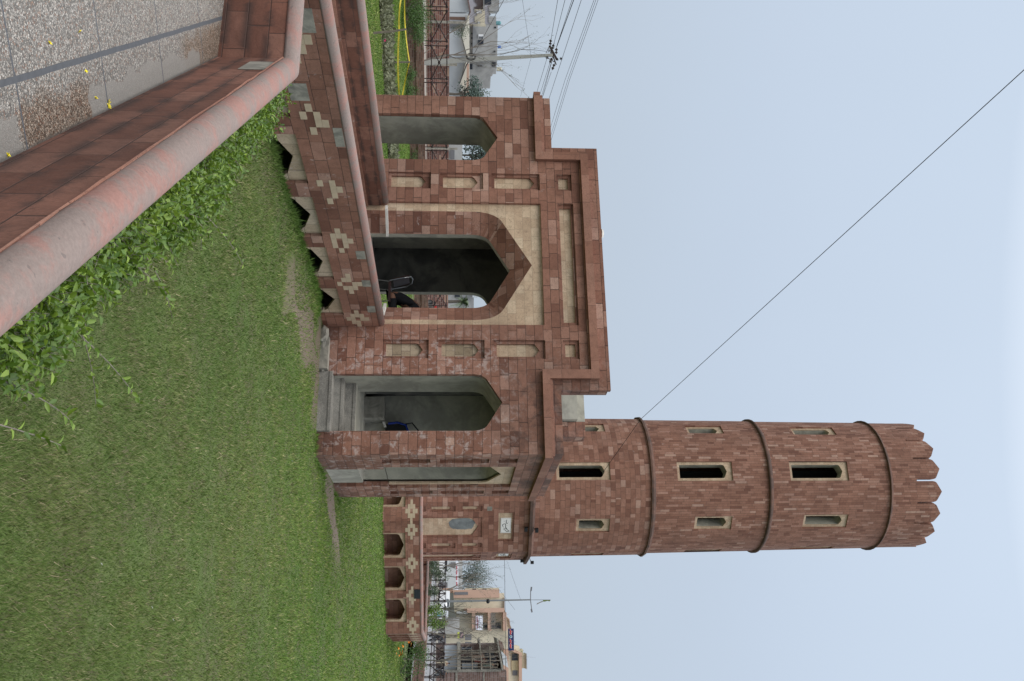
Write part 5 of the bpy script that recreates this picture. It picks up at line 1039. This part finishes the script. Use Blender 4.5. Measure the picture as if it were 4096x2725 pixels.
def script(t, segs, d, mat, wd, nm):
    mb = MB()
    for pts, wk in segs:
        P = [(y, x) for y, x in pts]; o = atw(CX, CY, d)
        stroke(mb, [((atw(x, y, d) - o).dot(UH), (atw(x, y, d) - o).z) for y, x in P], [wd * w_ for w_ in wk], o, UH, -WH, .02)
    return mb.build(nm, mat, t, weld=False)
words = [([(2518, 2039), (2520, 2040), (2522, 2043), (2526, 2042), (2530, 2042), (2534, 2042), (2538, 2043), (2539, 2045)], [.8, 1, 1.4, 2.4, 2.4, 2.4, 2, .8]), ([(2524, 2046), (2527, 2049), (2530, 2047)], [.7, 1, .6]), ([(2556, 2039), (2560, 2041), (2562, 2042), (2566, 2042), (2570, 2042), (2572, 2048)], [.8, 1.2, 2, 2, 2.2, .7]), ([(2562, 2045), (2564, 2048)], [.8, .8]), ([(2574, 2039), (2577, 2042), (2582, 2042), (2587, 2042), (2592, 2043), (2591, 2048)], [.8, 2.2, 2.4, 2.2, 1.6, .6]), ([(2581, 2046), (2583, 2048)], [.8, .8])]
script(sg, words, D1 - 1.56, M['white_paint'], .16, 'script_outline'); script(sg, words, D1 - 1.60, M['red_p'], .10, 'script')
dd_ = MB(); dd_.lathe(atw(2043.5, 2547, D1 - 1.5), [(.24, 0), (.24, .04)], 18, -WH); dd_.build('round_emblem', C('pale_blue_disc', (.45, .58, .66)), sg); dd_ = MB(); dd_.lathe(atw(2043.5, 2547, D1 - 1.55), [(.12, 0), (.12, .03)], 12, -WH); dd_.build('emblem_mark', C('dark_globe', (.06, .10, .12)), sg)
# orange-framed top-floor house further right
D2 = 180.; ob_ = thing('upper_house', 'orange-framed upper storey with rounded openings and stepped rooftop to the far right', 'building', base(2660, 1745, D2)); one('wall', M['cream_wall'], ob_, lambda m_: fbox(m_, 2590, 2760, 1745, 2078, D2, 9)); fr_ = MB(); fpoly(fr_, [(2014, 2590), (2020, 2590), (2034, 2602), (2034, 2760), (2014, 2760)], D2 - 1, 1); fpoly(fr_, [(2014, 2586), (2030, 2588), (2080, 2608), (2088, 2612), (2088, 2760), (2076, 2760), (2076, 2616), (2062, 2612)], D2 - 1, 1); fr_.build('orange_frame', M['orange_wall'], ob_, weld=False)
windows(ob_, [(2615, 2640, 2047, 2071)], D2 - .1); windows(ob_, [(2682, 2700, 2050, 2070)], D2 - .1, 'slate'); one('ochre_wall', C('plain_ochre', (.50, .42, .26)), ob_, lambda m_: fbox(m_, 2642, 2680, 2046, 2074, D2 - .2, .2)); one('roof_room', C('ochre_room', (.48, .43, .30)), ob_, lambda m_: [fbox(m_, 2618, 2668, 2088, 2106, D2, 5), fbox(m_, 2598, 2618, 2078, 2092, D2 + .5, 5)]); one('room_cornice', M['grey_wall'], ob_, lambda m_: [fbox(m_, 2615, 2671, 2104, 2107.5, D2 - .4, 6)])  # ochre panel between the window openings
# brick building under construction
D3 = 126.; cb = thing('unfinished_building', 'dark unplastered brick building with concrete slabs and bamboo scaffolding', 'building', base(2650, 1745, D3))
one('back_wall', M['dark_brick_block'], cb, lambda m_: fbox(m_, 2580, 2682, 1745, 1990, D3 + 1.6, 7)); one('brick_wing', M['dark_brick_block'], cb, lambda m_: fbox(m_, 2690, 2800, 1745, 2026, D3 + .2, 8)); one('concrete_column', M['concrete'], cb, lambda m_: fbox(m_, 2680, 2690, 1745, 2004, D3, 8)); one('concrete_band', M['concrete'], cb, lambda m_: [fbox(m_, 2690, 2800, 1822, 1830, D3 + .1, .3), fbox(m_, 2690, 2800, 1933, 1938, D3 + .1, .3)])
one('floor_slab', M['concrete'], cb, lambda m_: fpoly(m_, [(1829, 2574), (1842, 2574), (1843, 2684), (1829, 2684)], D3 - .8, 9)); one('floor_slab', M['concrete'], cb, lambda m_: fpoly(m_, [(1917, 2560), (1921, 2560), (1930, 2682), (1924, 2682)], D3 - .8, 9)); one('roof_slab', M['concrete'], cb, lambda m_: fpoly(m_, [(1987, 2552), (1992, 2556), (2014, 2680), (2008, 2682)], D3 - 1.4, 9)); one('sheet_roof', M['white_wall'], cb, lambda m_: fpoly(m_, [(2004, 2602), (2026, 2626), (2034, 2672), (2014, 2660)], D3 - .5, 3)); one('gable', M['dark_brick_block'], cb, lambda m_: fpoly(m_, [(1990, 2556), (2010, 2570), (2018, 2600), (2004, 2602)], D3, 3))
windows(cb, [(2588, 2600, 1848, 1886)], D3 + 1.5, 'glass', 'white_paint'); windows(cb, [(2652, 2672, 1848, 1910), (2604, 2626, 1778, 1826), (2582, 2600, 1776, 1826)], D3 + 1.4, 'white_wall'); windows(cb, [(2630, 2645, 1846, 1905), (2605, 2622, 1940, 1975), (2628, 2650, 1950, 1985), (2632, 2680, 1760, 1828)], D3 + 1.4)
sc = thing('scaffolding', 'bamboo pole scaffolding on the front of the unfinished brick building', 'scaffolding', base(2640, 1760, D3 - 1.5)); ra = random.Random(6)
for y in (2600, 2613, 2626, 2638, 2652, 2664): one('upright_pole', M['wood'], sc, lambda m_: m_.tube([atw(1762, y, D3 - 1.6), atw(2000 + ra.uniform(-20, 20), y + ra.uniform(-9, 9), D3 - 1.6)], .05, 5))
for x, ya, yb in ((1888, 2598, 2682), (1960, 2584, 2676), (1965, 2590, 2600), (1925, 2600, 2672)): one('cross_pole', M['wood'], sc, lambda m_: m_.tube([atw(x - 2, ya, D3 - 1.75), atw(x + 2, yb, D3 - 1.75)], .05, 5))
# street-level shops, awning, signs, kiosk
shp = thing('street_shops', 'low dark shop fronts and porch under the cream block', 'shops', base(2450, 1745, 165.)); one('porch_roof', C('porch_sheet', (.11, .115, .10)), shp, lambda m_: fpoly(m_, [(1786, 2372), (1814, 2372), (1816, 2440), (1826, 2470), (1800, 2470), (1778, 2440)], 165, 6)); one('back', M['slate'], shp, lambda m_: fbox(m_, 2360, 2580, 1742, 1785, 169, 3)); one('pale_wall', M['grey_wall'], shp, lambda m_: fbox(m_, 2470, 2530, 1780, 1838, 168, 3)); one('shutter', M['white_wall'], shp, lambda m_: fbox(m_, 2585, 2676, 1775, 1828, 126.6, .4))
one('pillar', M['grey_wall'], shp, lambda m_: [fbox(m_, 2524, 2530, 1745, 1830, 164, .5), fbox(m_, 2446, 2456, 1826, 1870, 170, 3)])
sb = flat('shop_sign', 'white and blue shop sign with dark lettering beneath the cream block', 'sign', 2444, 2471, 1748, 1793, 150, M['white_s']); one('blue_panel', M['blue_s'], sb, lambda m_: fbox(m_, 2447, 2469, 1748, 1761, 149.9, .03)); text(sb, 'OLALA', 2448, 2467, 1782, 1788, 149.9, M['ink']); text(sb, 'Once', 2452, 2466, 1767, 1771, 149.9, M['ink'])
flat('poster', 'yellow and dark film poster on the wall beside the unfinished building', 'poster', 2529, 2551, 1830, 1854, 168, C('poster_dark', (.10, .08, .11))); po = bpy.data.objects['poster']; one('yellow_strip', C('poster_yellow', (.50, .55, .10)), po, lambda m_: fbox(m_, 2529, 2551, 1830, 1838, 167.9, .03)); one('pink_figure', C('poster_pink', (.50, .32, .36)), po, lambda m_: fpoly(m_, [(1841, 2548), (1846, 2536), (1850, 2532), (1853, 2540), (1848, 2546), (1844, 2550)], 167.85, .02))
rs = flat('red_sign', 'long white sign with red script over the far street shops', 'sign', 2247, 2355, 1823, 1834, 196, M['white_s'])
script(rs, [([(y, 1827 + 2.6 * math.sin(y * 1.1)) for y in range(y0, y0 + 17, 2)], [1] * 9) for y0 in (2262, 2283, 2304, 2328)], 195.9, M['red_p'], .12, 'script')
st = thing('far_shops', 'pale far shop fronts seen behind bare branches beside the tower', 'shops', base(2300, 1745, 200)); one('wall', M['white_wall'], st, lambda m_: fbox(m_, 2150, 2356, 1744, 1823, 200, 8)); one('dark_shutter', M['slate'], st, lambda m_: [fbox(m_, 2250, 2268, 1803, 1823, 199.7, .1), fbox(m_, 2330, 2350, 1745, 1790, 199.7, .1), fbox(m_, 2268, 2285, 1752, 1768, 199.7, .1)]); one('upper_wall', M['grey_wall'], st, lambda m_: fbox(m_, 2150, 2357, 1834, 1850, 205, 6))
flat('side_building', 'orange and grey ground floor beside the far shops', 'building', 2353, 2372, 1745, 1812, 176, M['orange_wall'], dep=6)
tree('leafy_tree', 'grey-green broad tree rising behind the far shops right of the tower', base(2312, 1790, 225), 9.6, (5.4, 4, 3.4), LM['teal'], M['bark'], 51, .3, 70, 60, 'trees along the street')
# street lamp with two arms and a flag
DL = 92.; lp = thing('street_lamp', 'tall thin street lamp with two arms and a small ragged green flag on top', 'street lamp', base(2406, 1735, DL)); one('pole', C('galvanised_grey', (.20, .21, .21)), lp, lambda m_: m_.tube([atw(1732, 2407, DL), atw(2122, 2399.5, DL)], .115, 8, .06)); one('arm', M['slate'], lp, lambda m_: m_.tube([atw(2122, 2399, DL), atw(2123, 2360, DL)], .045, 6)); one('arm', M['slate'], lp, lambda m_: m_.tube([atw(2122, 2400, DL), atw(2127, 2440, DL)], .045, 6))
for a, b in (((2124, 2364), (2126, 2348)), ((2125, 2436), (2128, 2450))): one('lamp_head', M['slate'], lp, lambda m_: beam(m_, atw(*a, DL), atw(*b, DL), .14, .18))
one('flag_staff', M['slate'], lp, lambda m_: m_.tube([atw(2122, 2400, DL), atw(2202, 2400, DL)], .025, 5)); one('flag', C('faded_green_flag', (.14, .18, .06)), lp, lambda m_: fpoly(m_, [(2172, 2399), (2200, 2399), (2203, 2401), (2198, 2406), (2190, 2404), (2180, 2407), (2172, 2407)], DL, .05)); one('flag', M['wood'], lp, lambda m_: m_.tube([atw(2171, 2406, DL), atw(2160, 2410, DL), atw(2147, 2417, DL)], .04, 4)); one('joint', M['black'], lp, lambda m_: m_.lathe(atw(1952, 2405.5, DL) - UH * .2, [(.1, 0), (.17, .1), (.17, .3), (.1, .4)], 10, UH))
wire([atw(2018, 2230, 100), atw(2024, 2760, 76)], 'level wire crossing the sky in front of the cream block', .0, .02, 'wires right of the tower'); wire([atw(1905, 2240, 130), atw(1985, 2345, 110), atw(2060, 2440, 100)], 'thin wire sloping up away from the tower corner', 0, .012, 'wires right of the tower'); wire([atw(2028, 2245, 120), atw(2082, 2398, DL)], 'thin wire from the tower up to the street lamp', 0, .012, 'wires right of the tower')
# cars and motorcycles
def car(label, foot, L, H, Wd, col, yaw, van=False):
    t = thing('parked_car', label, 'car', foot, 'white vehicles on the street'); d = Vector((math.cos(yaw), math.sin(yaw), 0)); s_ = Vector((-d.y, d.x, 0)); o = Vector(foot) - d * L / 2 - s_ * Wd / 2 + ZH * .32
    prof = [(0, 0), (L, 0), (L, .42 * H), (L * .86, .50 * H), (L * .70, H * .86), (L * .30, H * .88), (L * .08, .55 * H), (0, .50 * H)] if not van else [(0, 0), (L, 0), (L, .5 * H), (L * .93, .58 * H), (L * .80, H * .88), (L * .04, H * .9), (0, H * .6)]
    MB().plate(prof, [], Wd, o, d, ZH, s_).build('body', M['white_paint'], t)
    gl = MB(); k = len(prof); top = [(L * .84, .52 * H), (L * .70, H * .80), (L * .32, H * .82), (L * .14, .56 * H)] if not van else [(L * .9, .60 * H), (L * .79, H * .82), (L * .1, H * .83), (L * .08, H * .6)]
    gl.plate(top, [], .012, o - s_ * .012, d, ZH, s_).plate(top, [], .012, o + s_ * Wd, d, ZH, s_); gl.build('side_window', M['glass'], t, weld=False)
    for a in (.2, .8):
        for b in (-.01, Wd - .17): wc = o + d * L * a + s_ * b - ZH * .0; w_ = MB().lathe(wc, [(.32, 0), (.32, .18)], 14, s_).build('wheel', M['black'], t); MB().lathe(wc - s_ * .01, [(.18, 0), (.18, .20)], 10, s_).build('rim', M['steel'], w_)
    return t
yw = math.atan2(UH.y, UH.x)
car('white van parked beyond the road just left of the street lamp', Vector(base(2400, 1753, 160)), 2.6, 1.75, 1.6, 0, yw + .9, True); car('white car with raised bonnet just right of the street lamp', Vector(base(2432, 1750, 158)), 3.0, 1.4, 1.6, 0, yw + .5); car('white car behind the iron fence close to the tower edge', Vector(base(2262, 1750, 158)), 4.2, 1.6, 1.6, 0, yw + .1)
def person(name, label, foot, J, yaw, cloth, skin=(.20, .11, .07), lower=None, sc=1., group=None, hair=True):
    """one continuous skinned figure; J maps joints to (side, forward, up) metres"""
    q = Matrix.Rotation(yaw, 3, 'Z'); f = Vector(foot)
    E_ = [('pelvis', 'waist'), ('waist', 'chest'), ('chest', 'neck'), ('neck', 'jaw'), ('jaw', 'crown')] + [(a + s_, b + s_) for s_ in 'LR' for a, b in (('shoulder', 'elbow'), ('elbow', 'wrist'), ('wrist', 'palm'), ('hip', 'knee'), ('knee', 'ankle'), ('ankle', 'toe'))] + [('chest', 'shoulder' + s_) for s_ in 'LR'] + [('pelvis', 'hip' + s_) for s_ in 'LR']
    Rr = dict(pelvis=.135, waist=.12, chest=.145, neck=.055, jaw=.082, crown=.075, shoulder=.06, elbow=.042, wrist=.028, palm=.034, hip=.088, knee=.058, ankle=.040, toe=.034)
    def skin_mesh(nm, grow, drop, mat, parent, sub):
        bm = bmesh.new(); sl_ = bm.verts.layers.skin.verify(); V = {}
        for a, p in J.items():
            if a in drop: continue
            v = bm.verts.new(q @ (Vector(p) * sc) + (f if parent is None else Vector())); r = (Rr[a.rstrip('LR')] + grow) * sc; v[sl_].radius = (r, r); v[sl_].use_root = a == 'pelvis'; V[a] = v
        for a, b in E_:
            if a in V and b in V: bm.edges.new((V[a], V[b]))
        if nm == 'person':
            hd = Vector(J['jaw']).lerp(Vector(J['crown']), .45); n_ = bm.verts.new(q @ ((hd + Vector((0, .105, -.01))) * sc) + f); n_[sl_].radius = (.012 * sc, .012 * sc); bm.edges.new((V['jaw'], n_))
            for s_, k in (('L', -1), ('R', 1)):
                w0, p0 = Vector(J['wrist' + s_]), Vector(J['palm' + s_]); dr = (p0 - w0).normalized(); sd_ = Vector((k, 0, 0)); 
                for i, (o_, l_) in enumerate(((-.03, .07), (-.01, .08), (.01, .075), (.03, .06), (.045, .045))):
                    a_ = bm.verts.new(q @ ((p0 + dr * .035 + sd_ * o_) * sc) + f); b_ = bm.verts.new(q @ ((p0 + dr * (.035 + l_) + sd_ * (o_ * 1.2 + (.02 if i == 4 else 0)) - Vector((0, 0, .02))) * sc) + f)
                    for v in (a_, b_): v[sl_].radius = (.009 * sc, .009 * sc)
                    bm.edges.new((V['palm' + s_], a_)); bm.edges.new((a_, b_))
        me = bpy.data.meshes.new(nm); bm.to_mesh(me); bm.free(); me.materials.append(mat); o = bpy.data.objects.new(nm, me); COL.objects.link(o)
        if parent is not None: o.parent = parent; o.location = f
        o.modifiers.new('skin', 'SKIN').use_smooth_shade = True; sb_ = o.modifiers.new('sub', 'SUBSURF'); sb_.levels = sb_.render_levels = sub; return o
    b = skin_mesh('person', 0, (), plain('skin_' + name, skin, .6, .05), None, 2); tag(b, label, 'person', group)
    skin_mesh('clothing', .018, ('neck', 'jaw', 'crown', 'palmL', 'palmR', 'toeL', 'toeR'), plain('cloth_' + name, cloth, .9, .2, 12.), b, 1)
    if hair:
        c = f + q @ (Vector(J['crown']) * sc); bk = q @ Vector((0, -.02, .012)); MB().lathe(c + bk * sc - ZH * .05 * sc, [(.088 * sc, 0), (.098 * sc, .04 * sc), (.085 * sc, .085 * sc), (.045 * sc, .115 * sc), (.01 * sc, .122 * sc)], 12).build('hair', M['black'], b, smooth=True)
    for s_ in (-1, 1):
        e = f + q @ ((Vector(J['jaw']).lerp(Vector(J['crown']), .5) + Vector((s_ * .032, .082, .01))) * sc); MB().lathe(e, [(.004 * sc, -.006 * sc), (.009 * sc, 0), (.004 * sc, .006 * sc)], 6).build('eye', M['black'], b)
    return b
def pose(kind):
    J = dict(pelvis=(0, 0, .93), waist=(0, .01, 1.08), chest=(0, 0, 1.32), neck=(0, .01, 1.49), jaw=(0, .03, 1.57), crown=(0, .01, 1.67))
    for s_, k in (('L', -1), ('R', 1)): J.update({'shoulder' + s_: (k * .19, 0, 1.40), 'elbow' + s_: (k * .25, -.02, 1.13), 'wrist' + s_: (k * .26, .10, .90), 'palm' + s_: (k * .26, .14, .83), 'hip' + s_: (k * .10, 0, .88), 'knee' + s_: (k * .11, .03, .48), 'ankle' + s_: (k * .11, 0, .08), 'toe' + s_: (k * .12, .14, .04)})
    if kind in ('sit', 'slump', 'ride'):
        z = .50; lean = .30 if kind == 'slump' else .04
        J.update(pelvis=(0, 0, z + .02), waist=(0, lean * .35, z + .18), chest=(0, lean * 1.0, z + .40), neck=(0, lean * 1.45, z + .55), jaw=(0, lean * 1.9 + .02, z + .60), crown=(0, lean * 2.15 + .01, z + .69))
        for s_, k in (('L', -1), ('R', 1)): J.update({'shoulder' + s_: (k * .19, lean * 1.15, z + .47), 'elbow' + s_: (k * .23, lean * 1.3 + .12, z + .24), 'wrist' + s_: (k * .16, lean + .36, z + .15), 'palm' + s_: (k * .12, lean + .42, z + .13), 'hip' + s_: (k * .10, .04, z), 'knee' + s_: (k * .13, .44, z + .02), 'ankle' + s_: (k * .13, .40, .09), 'toe' + s_: (k * .13, .54, .05)})
    if kind == 'work':
        for s_, k in (('L', -1), ('R', 1)): J.update({'elbow' + s_: (k * .26, .20, 1.25), 'wrist' + s_: (k * .16, .42, 1.35), 'palm' + s_: (k * .14, .48, 1.38)})
    return J
def moto(label, foot, yaw, col, rider=None, cloth=(.03, .03, .035)):
    t = thing('motorcycle', label, 'motorcycle', foot, 'motorcycles on the street'); q = Matrix.Rotation(yaw, 3, 'Z'); f = Vector(foot); P = lambda x, y, z: f + q @ Vector((x, y, z)); ax = q @ Vector((1, 0, 0))
    for y in (-.62, .62):
        w_ = MB().lathe(P(-.05, y, .31), [(.31, 0), (.31, .1)], 16, ax).build('wheel', M['black'], t); MB().lathe(P(-.06, y, .31), [(.2, 0), (.2, .12)], 12, ax).build('rim', M['steel'], w_)
    MB().obox(P(-.11, -.05, .72), q @ Vector((.22, 0, 0)), q @ Vector((0, .42, .02)), ZH * .2).build('fuel_tank', col, t); MB().obox(P(-.12, -.62, .70), q @ Vector((.24, 0, 0)), q @ Vector((0, .56, 0)), ZH * .1).build('seat', M['black'], t); MB().obox(P(-.12, -.22, .28), q @ Vector((.24, 0, 0)), q @ Vector((0, .40, 0)), ZH * .32).build('engine', M['steel'], t)
    MB().tube([P(0, .62, .31), P(0, .42, .98)], .03, 6).build('fork', M['steel'], t); MB().tube([P(-.35, .30, 1.02), P(0, .42, .98), P(.35, .30, 1.02)], .018, 6).build('handlebar', M['black'], t); MB().lathe(P(0, .47, .88), [(.02, 0), (.09, .06), (.09, .1)], 10, q @ Vector((0, 1, 0))).build('headlight', M['steel'], t); MB().tube([P(0, -.62, .31), P(0, -.1, .45), P(0, .42, .95)], .025, 6).build('frame', M['black'], t)
    if rider: person('rider' + rider[:6], rider, P(0, -.30, .30), pose('ride'), yaw, cloth, sc=.96, group='people on the street')
M['moto_red'] = C('glossy_red', (.42, .015, .015), rough=.25)
moto('dark motorcycle carrying an orange-patched rider just past the terrace corner', Vector(base(2553, 1716, 87)), yw - .3, M['black'], 'rider in dark clothes on the motorcycle near the terrace corner'); moto('motorcycle parked behind the dark one near the terrace corner', Vector(base(2546, 1738, 118)), yw - .2, M['moto_red']); moto('red motorcycle seen through the main arch beyond the iron fence', Vector(base(1228, 1700, 70)), yw - 2.2, M['moto_red']); moto('motorcycle in front of the grey shutters at the far right', Vector(base(2690, 1738, 112)), yw + .4, M['slate'], 'rider in a dark jacket before the grey shutters')
moto('motorcycle parked before the far shops, nearer the tower', Vector(base(2330, 1750, 157)), yw + .6, M['slate']); moto('motorcycle parked before the far shops, nearer the white van', Vector(base(2352, 1750, 155)), yw + .8, M['black'])
person('a', 'man in a purple-black shawl with his back turned below the white and blue sign', Vector(base(2488, 1744, 140)) , pose('stand'), yw + 3.14, (.035, .025, .06), group='people on the street'); person('b', 'worker in brown crouched over the scaffolding, upper left one', atw(1888, 2628, D3 - 1.3), pose('work'), yw + .4, (.22, .15, .11), group='workers on the scaffolding'); person('c', 'worker in dark red leaning along the scaffolding beside the bare tree', atw(1895, 2646, D3 - 1.3), pose('work'), yw + 1.0, (.16, .05, .04), group='workers on the scaffolding'); person('d', 'worker in grey-green on the upper floor of the scaffolding', atw(1927, 2660, D3 - 1.0), pose('work'), yw - .5, (.13, .16, .13), group='workers on the scaffolding'); person('e', 'man in pale clothes walking before the maroon shop door at the far right', Vector(base(2655, 1742, 120)), pose('stand'), yw + .3, (.42, .36, .26), group='people on the street')
# bare saplings along the right park wall, undergrowth below
for i, (y, x, d, h, sd_, ln) in enumerate(((2258, 1690, 62, 3.6, 61, .02), (2299, 1690, 60, 3.9, 62, 0), (2353, 1680, 58, 3.9, 63, .03), (2473, 1670, 52, 3.7, 65, .02), (2537, 1670, 50, 3.3, 67, -.03), (2636, 1620, 44, 4.2, 68, .02), (2440, 1680, 54, 3.0, 70, -.05))):
    bare('bare_tree', ['bare sapling nearest the tower before the right fence', 'second bare sapling from the tower before the right fence', 'bare sapling just left of the white van', 'bare sapling just right of the shop sign', 'bare sapling by the motorcycles at the terrace corner', 'tallest bare tree before the unfinished building', 'small bare sapling just right of the street lamp'][i], base(y, x, d), h, sd_, ln, r=.04, spread=.46, nleaf=60, group='bare trees along the right park wall')
for i, (y, x, d, r, mt) in enumerate(((2262, 1698, 60, (.55, .4, .6), 'far'), (2298, 1698, 59, (.5, .4, .9), 'far'), (2440, 1694, 54, (.5, .4, .75), 'lime'), (2488, 1694, 52, (.45, .4, .7), 'lime'), (2365, 1694, 56, (.4, .3, .5), 'far'), (2600, 1650, 47, (.9, .5, .42), 'bush'), (2690, 1600, 42, (1.3, .8, .55), 'bush'))):
    bush('shrub', ['olive green shrub over the terrace coping beside the tower', 'olive shrub climbing the fence, second from the tower', 'bright lime shrub against the fence below the street lamp', 'bright lime shrub against the fence below the shop sign', 'thin green shrub below the white van', 'brown-green creeper on the low wall past the terrace corner', 'wide green bush with yellow flowers at the right edge'][i], base(y, x, d), r, LM[mt], 71 + i, .09, 16, 60, 'shrubs along the right park wall')
for i, (y, x, d) in enumerate(((2600, 1596, 36), (2567, 1636, 44))):
    o = atw(x, y, d); mb = MB(); ra = random.Random(i)
    for _ in range(16): u = Vector((ra.uniform(-1, 1), ra.uniform(-1, 1), ra.uniform(-.2, 1))).normalized() * .09; v = u.cross(ZH).normalized() * .05; c = o + Vector((ra.uniform(-.2, .2), ra.uniform(-.2, .2), ra.uniform(-.1, .12))); mb.add([c, c + u * .5 + v, c + u, c + u * .5 - v], [(0, 1, 2, 3)])
    tag(mb.build('orange_flowers', C('orange_petal', (.75, .25, .02)), weld=False), ['orange flowers in the grass before the right-hand bush', 'orange flowers just beyond the terrace corner'][i], 'flowers')
# ================================================================== seated person and chair inside the gate, bag in the side arch
fc = Vector((-7.22, 16.45, -1.597)); cy_ = -.62 - 1.5708 + .45
q = Matrix.Rotation(-math.pi / 2, 3, 'Z'); Pc = lambda x, y, z: fc + q @ Vector((x, y, z))
ch = thing('metal_chair', 'tubular steel chair with a dark backrest inside the main arch', 'chair', fc)
MB().obox(Pc(-.22, -.2, .44), q @ Vector((.44, 0, 0)), q @ Vector((0, .42, 0)), ZH * .045).build('seat', C('dark_leatherette', (.03, .012, .01), rough=.5), ch)
bk_ = MB(); bk_.obox(Pc(-.19, -.24, .52), q @ Vector((.38, 0, 0)), q @ Vector((0, -.03, 0)), ZH * .30 + (q @ Vector((0, -.08, 0)))).build('backrest', C('dark_leatherette2', (.035, .014, .012), rough=.5), ch)
lo = [Pc(-.21, -.22, .46), Pc(-.215, -.28, .74), Pc(-.16, -.33, .86), Pc(0, -.345, .885), Pc(.16, -.33, .86), Pc(.215, -.28, .74), Pc(.21, -.22, .46)]; MB().tube(lo, .013, 8).build('back_frame', M['steel'], ch)
for sx in (-1, 1):
    for a, b in ((-.2, -.26), (.2, .24)): MB().tube([Pc(sx * .21, a, .46), Pc(sx * .22, b, 0)], .012, 7).build('leg', M['steel'], ch)
person('seat', 'person in black clothes sitting slumped forward on the chair inside the main arch', fc + q @ Vector((0, -.04, 0)), pose('slump'), -math.pi / 2, (.006, .006, .008), skin=(.16, .08, .05))
bg_ = thing('backpack', 'dark backpack with blue trim hanging inside the right side arch', 'bag', (-4.42, 17.2, -.9)); o = Vector((-4.90, 17.22, -1.20))
MB().obox(o, Vector((.34, 0, 0)), Vector((0, .16, 0)), ZH * .40).build('body', M['black'], bg_); MB().tube([o + Vector((-.01, -.01, .05)), o + Vector((-.03, -.01, .22)), o + Vector((.02, -.01, .38)), o + Vector((.17, -.01, .44))], .022, 6).build('blue_trim', C('blue_nylon', (.01, .03, .22), rough=.5), bg_); MB().tube([o + Vector((.0, .02, .36)), o + Vector((-.03, .02, .50)), o + Vector((.12, .05, .62)), o + Vector((.2, .1, .66))], .014, 6).build('strap', M['black'], bg_); MB().obox(o + Vector((-.04, -.03, -.06)), Vector((.10, 0, .03)), Vector((0, .05, 0)), ZH * .05).build('papers', M['white_cement'], bg_)
# bits of litter on the lawn, rubble at the foot of the gate
for i, (px, py) in enumerate(((548, 1600), (402, 2250), (605, 2425), (1065, 2105), (690, 2475), (1168, 1842))):
    o = onZ(px, py, LZ + .02); mb = MB(); mb.add([o, o + Vector((.014, .003, .01)), o + Vector((.017, .013, .012)), o + Vector((.003, .012, .005))], [(0, 1, 2, 3)]); tag(mb.build('scrap', M['grey_wall'] if i != 5 else M['blue_s'], weld=False), ['pale scrap among the grass just beyond the hedge shoots', 'small white scrap low in the middle of the lawn', 'white scrap at the right side of the near lawn', 'white paper scrap on the lawn before the tower terrace', 'thin pale scrap right of the lawn middle', 'tiny turquoise scrap on the lawn near the gate corner'][i], 'litter')
ra = random.Random(8)
for i, (x, y, s_) in enumerate(((-5.78, 14.80, .13), (-5.60, 14.86, .10), (-5.3, 14.9, .12))):
    mb = MB(); bm = bmesh.new(); bmesh.ops.create_icosphere(bm, subdivisions=2, radius=1)
    for v in bm.verts: v.co = v.co * (1 + ra.uniform(-.14, .14))
    vs = [(x + v.co.x * s_ * 1.3, y + v.co.y * s_ * .8, LZ + .05 + v.co.z * s_ * .7) for v in bm.verts]; fs = [tuple(v.index for v in f.verts) for f in bm.faces]; bm.free(); tag(mb.add(vs, fs).build('rubble_stone', M['concrete']), ['largest loose grey stone at the walkway and gate corner', 'loose grey stone second from the walkway wall', 'grey stone at the foot of the gate beside the steps'][i], 'stone', 'loose stones at the foot of the gate')
fl_ = MB().box((-5.75, 14.80, LZ - .1), (-5.17, 14.985, -2.02)); tag(fl_.build('footing_kerb', M['concrete']), 'low broken grey kerb at the foot of the gate left of the steps', 'kerb')
tag(MB().lathe((-7.9, Y0 + .12, 2.74), [(.05, 0), (.09, .02), (.07, .05), (.03, .06)], 8).build('plaster_lump', M['white_cement']), 'small white lump on the top edge of the gate', 'lump')
